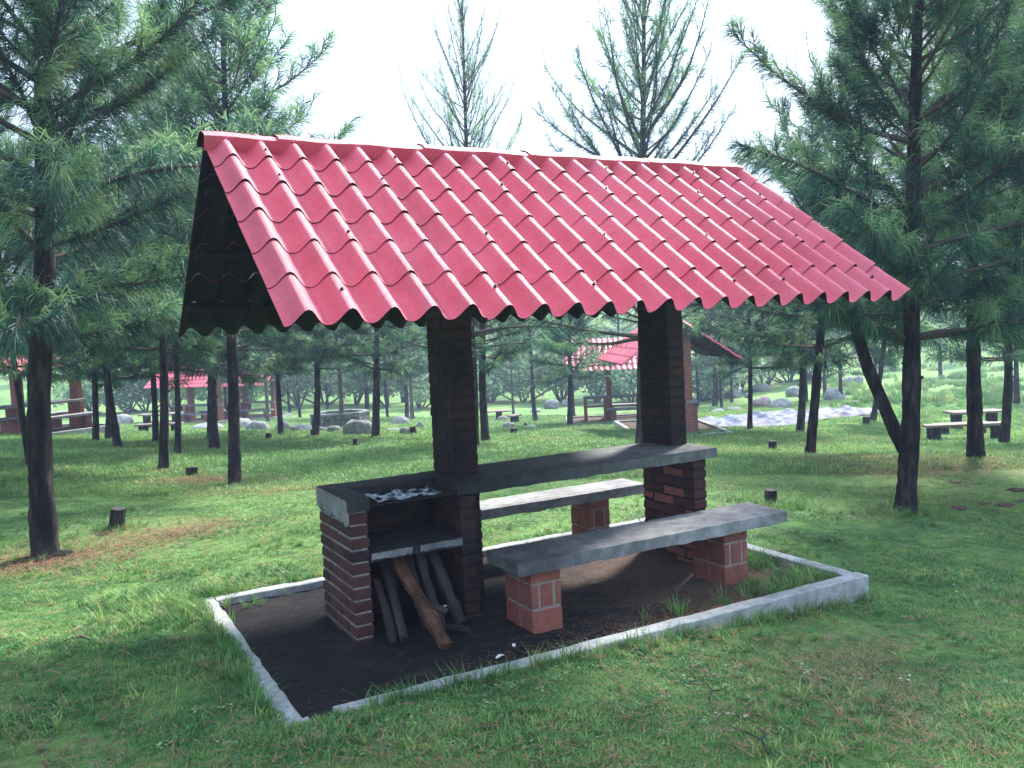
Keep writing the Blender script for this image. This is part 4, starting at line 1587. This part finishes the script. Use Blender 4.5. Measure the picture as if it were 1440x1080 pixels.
for i, a in enumerate([(164, 745, 20, 30, 'tilted dark stump on the lawn right of the thick left pine', .16), (270, 672, 16, 15, 'grey stump in reddish needles left of the furrowed pine', .05),
                       (500, 628, 6, 11, 'thin stump before the big domed boulder', 0), (378, 618, 8, 9, 'small stump below the pine right of the furthest shelter', 0),
                       (441, 613, 8, 9, 'stump at the foot of the pine before the tank', 0), (582, 611, 9, 11, 'tilted stump close to the left column', -.12),
                       (570, 611, 4, 6, 'tiny stump before the white boulder', 0), (723, 611, 10, 9, 'stump seen just right of the left column in the clearing', 0),
                       (739, 601, 5, 6, 'small stump in the middle of the clearing', 0), (1087, 633, 11, 13, 'stump on the lawn left of the pine leaning right', 0),
                       (1218, 597, 9, 11, 'stump at the right end of the tarp', 0), (1083, 711, 17, 22, 'stump in tall grass just behind the near bench', .06)]):
    stump(*a, seed=i + 3)


# ------------------------------------------------------------------ log tables and benches
def log_seat(px, py, w, h, rot, label, name='log_bench', cat='bench', nleg=2, depth=.32):
    P_, d = on_ground(px, py)
    L, hh_ = w / F_PX * d, h / F_PX * d
    root = empty(name, P_, VIEW_RZ + rot, label, cat, 'rough log tables and benches')
    mb = MB()
    slab_mesh(mb, -L / 2, L / 2, -depth / 2, depth / 2, hh_ - .06, hh_, 12, 3, .012, int(px))
    mb.build('seat' if cat == 'bench' else 'table_top', M['plankwood'], root)
    for i in range(nleg):
        x = (-L / 2 + .22 + (L - .44) * i / (nleg - 1)) if nleg > 1 else 0
        mb = MB()
        mb.tube([(0, 0, -.2), (0, 0, 0), (0, 0, hh_ * .5), (0, 0, hh_ - .063)], [.17, .165, .15, .16], 12, 0, True, .04)
        o = mb.build('leg', M['bark'], root)
        o.location = (x, 0, 0)
    return root


log_seat(1358, 619, 112, 24, -.10, 'long log bench on log legs nearest us on the right lawn')
log_seat(1352, 611, 74, 17, -.05, 'shorter log bench behind the long one on the right lawn')
log_seat(1370, 603, 72, 26, .0, 'log table standing behind the benches on the right lawn', 'log_table', 'table', 2, .6)
log_seat(225, 608, 66, 13, -.05, 'low log bench before the distant left shelter')
log_seat(228, 603, 56, 22, .03, 'log table before the distant left shelter', 'log_table', 'table', 2, .6)
log_seat(702, 590, 36, 13, 0, 'small log table right of the left column in the clearing', 'log_table', 'table', 1, .6)
log_seat(724, 596, 18, 13, .8, 'short log bench beside the small log table in the clearing', nleg=2)
log_seat(1198, 570, 20, 6, 0, 'far log bench on the slope behind the tarp')

# ------------------------------------------------------------------ tarp
pa, _ = on_ground(986, 604)
pb, _ = on_ground(1256, 580)
pc, _ = on_ground(1090, 586)
ex = (pb - pa)
ex.z = 0
Lx = ex.length
ex.normalize()
ey = Vector((-ex.y, ex.x, 0))
rg = np.random.default_rng(4)
nxt, nyt = 120, 44
us, vs_ = np.meshgrid(np.linspace(0, 1, nxt), np.linspace(0, 1, nyt))
wd = 1.1 + 1.3 * np.sin(np.pi * np.clip(us * 1.05, 0, 1)) ** .7
X = pa.x + ex.x * us * Lx + ey.x * (vs_ * wd + .12 * np.sin(us * 13))
Y = pa.y + ex.y * us * Lx + ey.y * (vs_ * wd + .12 * np.sin(us * 13))
Zg = height(np.stack([X.ravel(), Y.ravel()], 1)).reshape(X.shape)
a1, a2 = us * Lx, vs_ * wd
fold = .09 * np.abs(np.sin(a1 * 2.1 + 1.2 * np.sin(a2 * 2.3) + .6)) ** 2 + .06 * np.abs(np.sin(a1 * 3.7 - a2 * 2.9)) ** 3 + .05 * np.abs(np.sin(a2 * 5.3 + a1 * .9))
edge = np.minimum(np.minimum(vs_, 1 - vs_) * 7, np.minimum(us, 1 - us) * 12).clip(0, 1)
Z = Zg + .02 + fold * .85 * edge + .10 * vs_ ** 1.3 * np.sin(np.pi * us) ** .5
idx = np.arange(X.size).reshape(X.shape)
a_, b_, c_, d_ = idx[:-1, :-1].ravel(), idx[:-1, 1:].ravel(), idx[1:, 1:].ravel(), idx[1:, :-1].ravel()
V = np.column_stack([X.ravel(), Y.ravel(), Z.ravel()])
me = np_mesh('plastic_tarp', V - np.array(pa), np.concatenate([np.stack([a_, b_, c_], 1), np.stack([a_, c_, d_], 1)]), [M['tarp']], smooth=True)
o = link_mesh('plastic_tarp', me)
o.location = pa
o.modifiers.new('thick', 'SOLIDIFY').thickness = .01
props(o, 'wrinkled blue grey plastic sheet spread on the grass behind the right pines', 'tarp')


# ------------------------------------------------------------------ grass
def tuft_mesh(name, seed, n, h, spread, w, lean=.6):
    rg_ = np.random.default_rng(seed)
    a = rg_.uniform(0, 6.283, n)
    rad = spread * np.sqrt(rg_.random(n))
    B = np.stack([rad * np.cos(a), rad * np.sin(a), np.full(n, -.008)], 1)
    az = rg_.uniform(0, 6.283, n)
    hh_ = h * rg_.uniform(.45, 1.15, n)
    ln = rg_.uniform(.1, lean, n) * hh_
    dirn = np.stack([np.cos(az), np.sin(az), np.zeros(n)], 1)
    side = np.stack([-np.sin(az), np.cos(az), np.zeros(n)], 1) * w
    mid = B + dirn * ln[:, None] * .35 + np.array([0, 0, 1]) * hh_[:, None] * .6
    tip = B + dirn * ln[:, None] * 1.2 + np.array([0, 0, 1]) * hh_[:, None]
    V_ = np.stack([B - side, B + side, mid - side * .8, mid + side * .8, tip], 1).reshape(-1, 3)
    base = (np.arange(n) * 5)[:, None]
    T_ = np.concatenate([base + np.array([0, 1, 3]), base + np.array([0, 3, 2]), base + np.array([2, 3, 4])])
    return np_mesh(name, V_, T_, [M['blade']])


def scatter(name, pts, scl, meshes, seed):
    """One object of countless tufts: points carrying instances of a few tuft shapes."""
    src = bpy.data.collections.new(name + '_shapes')
    for i, me_ in enumerate(meshes):
        src.objects.link(bpy.data.objects.new('grass_tuft', me_))
    me_ = bpy.data.meshes.new(name)
    me_.vertices.add(len(pts))
    me_.vertices.foreach_set('co', np.ascontiguousarray(pts, dtype=np.float32).ravel())
    at = me_.attributes.new('size', 'FLOAT', 'POINT')
    at.data.foreach_set('value', np.ascontiguousarray(scl, dtype=np.float32))
    ob = link_mesh(name, me_)
    ng = bpy.data.node_groups.new(name, 'GeometryNodeTree')
    ng.interface.new_socket('Geometry', in_out='INPUT', socket_type='NodeSocketGeometry')
    ng.interface.new_socket('Geometry', in_out='OUTPUT', socket_type='NodeSocketGeometry')
    gi, go = ng.nodes.new('NodeGroupInput'), ng.nodes.new('NodeGroupOutput')
    ci = ng.nodes.new('GeometryNodeCollectionInfo')
    ci.inputs['Collection'].default_value = src
    ci.inputs['Separate Children'].default_value = True
    ip = ng.nodes.new('GeometryNodeInstanceOnPoints')
    ip.inputs['Pick Instance'].default_value = True
    rv = ng.nodes.new('FunctionNodeRandomValue')
    rv.data_type = 'FLOAT_VECTOR'
    rv.inputs[0].default_value = (-.12, -.12, 0)
    rv.inputs[1].default_value = (.12, .12, 6.283)
    rv.inputs['Seed'].default_value = seed
    na = ng.nodes.new('GeometryNodeInputNamedAttribute')
    na.data_type = 'FLOAT'
    na.inputs['Name'].default_value = 'size'
    L = ng.links.new
    L(gi.outputs[0], ip.inputs['Points'])
    L(ci.outputs[0], ip.inputs['Instance'])
    L(rv.outputs[0], ip.inputs['Rotation'])
    L(na.outputs[0], ip.inputs['Scale'])
    L(ip.outputs[0], go.inputs[0])
    ob.modifiers.new('scatter', 'NODES').node_group = ng
    ob['kind'] = 'stuff'
    return ob


def lawn_points(n, d0, d1, half, seed, power=1.0):
    rg_ = np.random.default_rng(seed)
    d = d0 * (d1 / d0) ** (rg_.random(n) ** power)
    u = (rg_.random(n) * 2 - 1) * d * half
    xy = CAM[:2] + _rh * u[:, None] + _fh * d[:, None]
    ok = ~((xy[:, 0] > BED[0] + .01) & (xy[:, 0] < BED[1] + .01) & (xy[:, 1] > BED[2] - .01) & (xy[:, 1] < BED[3] + .01))
    # thinner where the turf is worn
    x, y = xy[:, 0], xy[:, 1]
    worn = np.sin(x * 1.9 + 2.1 * np.sin(y * .8)) * np.sin(y * 2.3 + 1.7 * np.sin(x * .7)) + .5 * np.sin(x * 5.1 + y * 3.3)
    ok &= rg_.random(n) > np.clip(worn * .7 - .2, 0, .75)
    xy, d = xy[ok], d[ok]
    return np.column_stack([xy, height(xy)]), d, rg_


TUFTS = [tuft_mesh('grass_tuft', s, 16, .025, .045, .0021, 1.4) for s in range(5)]
pts, d, rg_ = lawn_points(150000, 2.3, 13, .66, 5)
clump = .75 + .5 * (np.sin(pts[:, 0] * 2.7 + np.sin(pts[:, 1] * 3.1) * 1.5) * np.cos(pts[:, 1] * 2.2 + pts[:, 0]))
scatter('grass', pts, rg_.uniform(.55, 1.25, len(pts)) * clump * (1 + .03 * (d - 3)), TUFTS, 3)
FART = [tuft_mesh('grass_tuft', s + 50, 14, .06, .12, .005, .9) for s in range(4)]
pts, d, rg_ = lawn_points(70000, 11, 45, .66, 6)
scatter('grass', pts, rg_.uniform(.6, 1.3, len(pts)) * (.8 + .022 * d), FART, 4)
COARSE = [tuft_mesh('grass_tuft', s + 30, 12, .06, .022, .0027, 1.1) for s in range(4)]
pts, d, rg_ = lawn_points(16000, 2.3, 10, .66, 25)
cl_ = np.sin(pts[:, 0] * 3.3 + 1.9 * np.sin(pts[:, 1] * 2.1)) * np.cos(pts[:, 1] * 3.7 + np.sin(pts[:, 0] * 1.7)) + rg_.normal(0, .35, len(pts))
k_ = cl_ > .35
scatter('grass', pts[k_], rg_.uniform(.5, 1.15, k_.sum()), COARSE, 14)


def weed_mesh(seed):
    rg_ = np.random.default_rng(seed)
    n = 9
    a = rg_.uniform(0, 6.283, n)
    r_ = rg_.uniform(.008, .05, n)
    c_ = np.stack([r_ * np.cos(a), r_ * np.sin(a), rg_.uniform(.012, .03, n)], 1)
    tl = rg_.normal(0, .3, (n, 2))
    sz = rg_.uniform(.005, .011, n)
    V_ = []
    for k_ in range(5):
        w_ = 6.283 * k_ / 5
        dx, dy = np.cos(w_) * sz, np.sin(w_) * sz
        V_.append(c_ + np.stack([dx, dy, dx * tl[:, 0] + dy * tl[:, 1]], 1))
    V_ = np.stack(V_, 1).reshape(-1, 3)
    b_ = (np.arange(n) * 5)[:, None]
    return np_mesh('weed', V_, np.concatenate([b_ + np.array([0, 1, 2]), b_ + np.array([0, 2, 3]), b_ + np.array([0, 3, 4])]), [M['weed']])


m, t, b = new_mat('clover_leaf')
oi = N(t, 'ShaderNodeObjectInfo')
t.links.new(ramp(t, oi.outputs['Random'], [(0, (.04, .13, .06)), (.6, (.09, .22, .09)), (.9, (.2, .3, .12)), (1, (.4, .36, .25))]), b.inputs['Base Color'])
M['weed'] = m
pts, d, rg_ = lawn_points(7000, 2.3, 11, .66, 15)
keep = np.sin(pts[:, 0] * 1.6 + 2 * np.sin(pts[:, 1] * 1.1)) * np.cos(pts[:, 1] * 1.9) + rg_.normal(0, .3, len(pts)) > .2
scatter('ground_weeds', pts[keep], rg_.uniform(.35, .9, keep.sum()), [weed_mesh(k_) for k_ in range(4)], 6)
# taller tufts round the kerb, stumps, trunks and in the plot's right end
rg_ = np.random.default_rng(12)
tall = []
for (x, y, r_, n_) in ((-.2, 2.55, .28, 160), (-.25, 2.2, .2, 90), (3.38, .60, .15, 130), (3.05, .52, .12, 40), (3.45, 1.1, .16, 70), (2.6, .56, .25, 25), (2.9, 2.45, .3, 60)):
    tall += [(x + rg_.normal(0, r_), y + rg_.normal(0, r_ * .5)) for _ in range(n_)]
tall += [(x, BED[2] - .02 - abs(rg_.normal(0, .03))) for x in rg_.uniform(.3, 3.7, 130)]
tall += [(BED[0] - .02 - abs(rg_.normal(0, .03)), y) for y in rg_.uniform(.4, 2.6, 110)]
tall += [(x, BED[3] + .02 + abs(rg_.normal(0, .03))) for x in rg_.uniform(0, 3.7, 120)]
sp = [(1083, 711, 150, .22), (65, 785, 60, .2), (1272, 722, 90, .2), (164, 745, 40, .12), (270, 672, 40, .15), (1087, 633, 30, .12), (330, 684, 40, .15)]
for px, py, n_, r_ in sp:
    P_, _ = on_ground(px, py)
    tall += [(P_.x + rg_.normal(0, r_), P_.y + rg_.normal(0, r_)) for _ in range(n_)]
tall = np.array(tall)
inb = (tall[:, 0] > BED[0] + .1) & (tall[:, 0] < BED[1] - .1) & (tall[:, 1] > BED[2] + .1) & (tall[:, 1] < BED[3] - .1)
onk = (tall[:, 0] > BED[0] - .005) & (tall[:, 0] < BED[1] + .005) & (tall[:, 1] > BED[2] - .005) & (tall[:, 1] < BED[3] + .005) & ~inb
tall, inb = tall[~onk], inb[~onk]
tz = np.where(inb, .0, height(tall))
TALL = [tuft_mesh('grass_tuft', s + 80, 14, .10, .03, .0026, 1.0) for s in range(3)]
scatter('grass', np.column_stack([tall, tz]), rg_.uniform(.45, 1.2, len(tall)), TALL, 8)
# meadow tussocks on the far slope
tus = []
rr = random.Random(21)
for i in range(90):
    px, py = rr.uniform(1165, 1440), rr.uniform(515, 575)
    P_, d_ = on_ground(px, py)
    for _ in range(12):
        tus.append((P_.x + rr.gauss(0, .35), P_.y + rr.gauss(0, .35)))
tus = np.array(tus)
MEAD = [tuft_mesh('grass_tuft', s + 95, 30, .38, .16, .012, .7) for s in range(3)]
scatter('meadow_grass', np.column_stack([tus, height(tus)]), np.random.default_rng(2).uniform(.4, 1.2, len(tus)), MEAD, 9)


# ------------------------------------------------------------------ dry needle litter
def litter(name, xy, z, seed, L=.12, w=.003):
    rg2 = np.random.default_rng(seed)
    n_ = len(xy)
    a = rg2.uniform(0, 6.283, n_)
    dv = np.stack([np.cos(a), np.sin(a), rg2.normal(0, .12, n_)], 1) * (L * rg2.uniform(.4, 1.1, n_))[:, None]
    sv = np.stack([-np.sin(a), np.cos(a), np.zeros(n_)], 1) * w
    B = np.column_stack([xy, z + .012 + np.abs(rg2.normal(0, .008, n_))])
    V_ = np.stack([B - sv, B + sv, B + dv], 1).reshape(-1, 3)
    T_ = (np.arange(n_) * 3)[:, None] + np.array([0, 1, 2])
    ob = link_mesh(name, np_mesh(name, V_, T_, [M['litter']]))
    ob['kind'] = 'stuff'
    return ob


rg_ = np.random.default_rng(33)
xy = []
for px, py, n_, rx in ((65, 790, 1300, .42), (10, 800, 700, .35), (110, 800, 350, .5), (270, 678, 3600, .36), (330, 690, 900, .5), (235, 665, 500, .4), (410, 690, 700, .5), (1290, 660, 4200, .8), (1190, 645, 3600, .6), (250, 750, 900, .3),
                       (1373, 650, 900, .6), (1360, 705, 500, .5), (770, 620, 700, .6), (200, 760, 600, .5), (1100, 640, 300, .5), (1150, 990, 260, .5), (180, 770, 300, .4)):
    P_, _ = on_ground(px, py)
    xy.append(np.stack([P_.x + rg_.normal(0, rx, n_), P_.y + rg_.normal(0, rx * .8, n_)], 1))
lp, _, _ = lawn_points(7000, 2.4, 13, .66, 77)
xy.append(lp[:, :2])
xy = np.concatenate(xy)
ok = ~((xy[:, 0] > BED[0] - .02) & (xy[:, 0] < BED[1] + .02) & (xy[:, 1] > BED[2] - .02) & (xy[:, 1] < BED[3] + .02))
xy = xy[ok]
litter('needle_litter', xy, height(xy) + .018, 1)
xy = np.stack([BED[1] - .1 - np.abs(rg_.normal(0, 1.2, 1900)).clip(0, 3.5), BED[2] + .1 + np.abs(rg_.normal(0, .22, 1900))], 1)
xy = xy[xy[:, 1] < BED[3] - .1]
litter('needle_litter', xy, np.zeros(len(xy)), 2, .10, .0016)

# dark clods of turned earth
rr = random.Random(44)
for i, (px, py, w, lab) in enumerate([(1350, 716, 34, 'dark clod of earth left of its row on the right lawn'), (1383, 710, 26, 'small dark clod in the middle of the row on the right lawn'),
                                      (1428, 690, 36, 'dark clod highest at the right edge of the lawn'), (1412, 712, 40, 'broad dark clod near the right edge of the lawn'),
                                      (1345, 680, 22, 'small dark clod near the thick right pine'), (1436, 706, 22, 'dark clod cut by the right edge'),
                                      (68, 788, 70, 'dark mound of earth round the foot of the thick left pine')]):
    P_, d_ = on_ground(px, py)
    r_ = w * (.34 if px > 100 else .5) / F_PX * d_
    bm = bmesh.new()
    bmesh.ops.create_icosphere(bm, subdivisions=3, radius=1.0)
    for v in bm.verts:
        k_ = 1 + rr.uniform(-.16, .16) + .25 * math.sin(v.co.x * 4 + i) * math.cos(v.co.y * 3)
        v.co = Vector((v.co.x * r_ * k_, v.co.y * r_ * .8 * k_, v.co.z * r_ * .22 * k_))
    me = bpy.data.meshes.new('earth_clod')
    bm.to_mesh(me)
    bm.free()
    me.materials.append(M['soil'])
    o = link_mesh('earth_clod', me)
    o.location = P_ + Vector((0, 0, .012))
    props(o, lab, 'clod', 'dark clods of earth on the lawn')

# a few fallen twigs on the lawn
for i, (px, py, L, rz, lab) in enumerate([(1078, 1052, .22, .9, 'dry forked twig lying on the foreground lawn'), (120, 905, .16, 2.1, 'dry twig on the lawn left of the kerb'),
                                          (1010, 985, .14, .2, 'short pale twig on the lawn in front of the kerb')]):
    P_, _ = on_ground(px, py)
    mb = MB()
    mb.tube([(-L / 2, 0, .03), (-L * .1, .02, .045), (L * .2, .0, .04), (L / 2, .03, .035)], [.004, .0045, .004, .002], 6)
    mb.tube([(-L * .1, .02, .045), (L * .1, .07, .05), (L * .25, .10, .045)], [.003, .003, .0015], 5)
    o = mb.build('fallen_twig', M['greywood'])
    o.location = P_
    o.rotation_euler = (0, 0, rz)
    props(o, lab, 'twig', 'fallen twigs')

# ------------------------------------------------------------------ blue haze added to lift the dark tones
mb = MB()
mb.box(-300, 300, -300, 300, -30, 22)
m = bpy.data.materials.new('shadow_lift_haze')
m.use_nodes = True
t = m.node_tree
t.nodes.remove(t.nodes['Principled BSDF'])
pv = t.nodes.new('ShaderNodeVolumePrincipled')
pv.inputs['Color'].default_value = (.55, .68, 1.0, 1)
pv.inputs['Density'].default_value = .0019
pv.inputs['Anisotropy'].default_value = .2
t.links.new(pv.outputs[0], t.nodes['Material Output'].inputs['Volume'])
o = mb.build('haze', m)
o['kind'] = 'stuff'
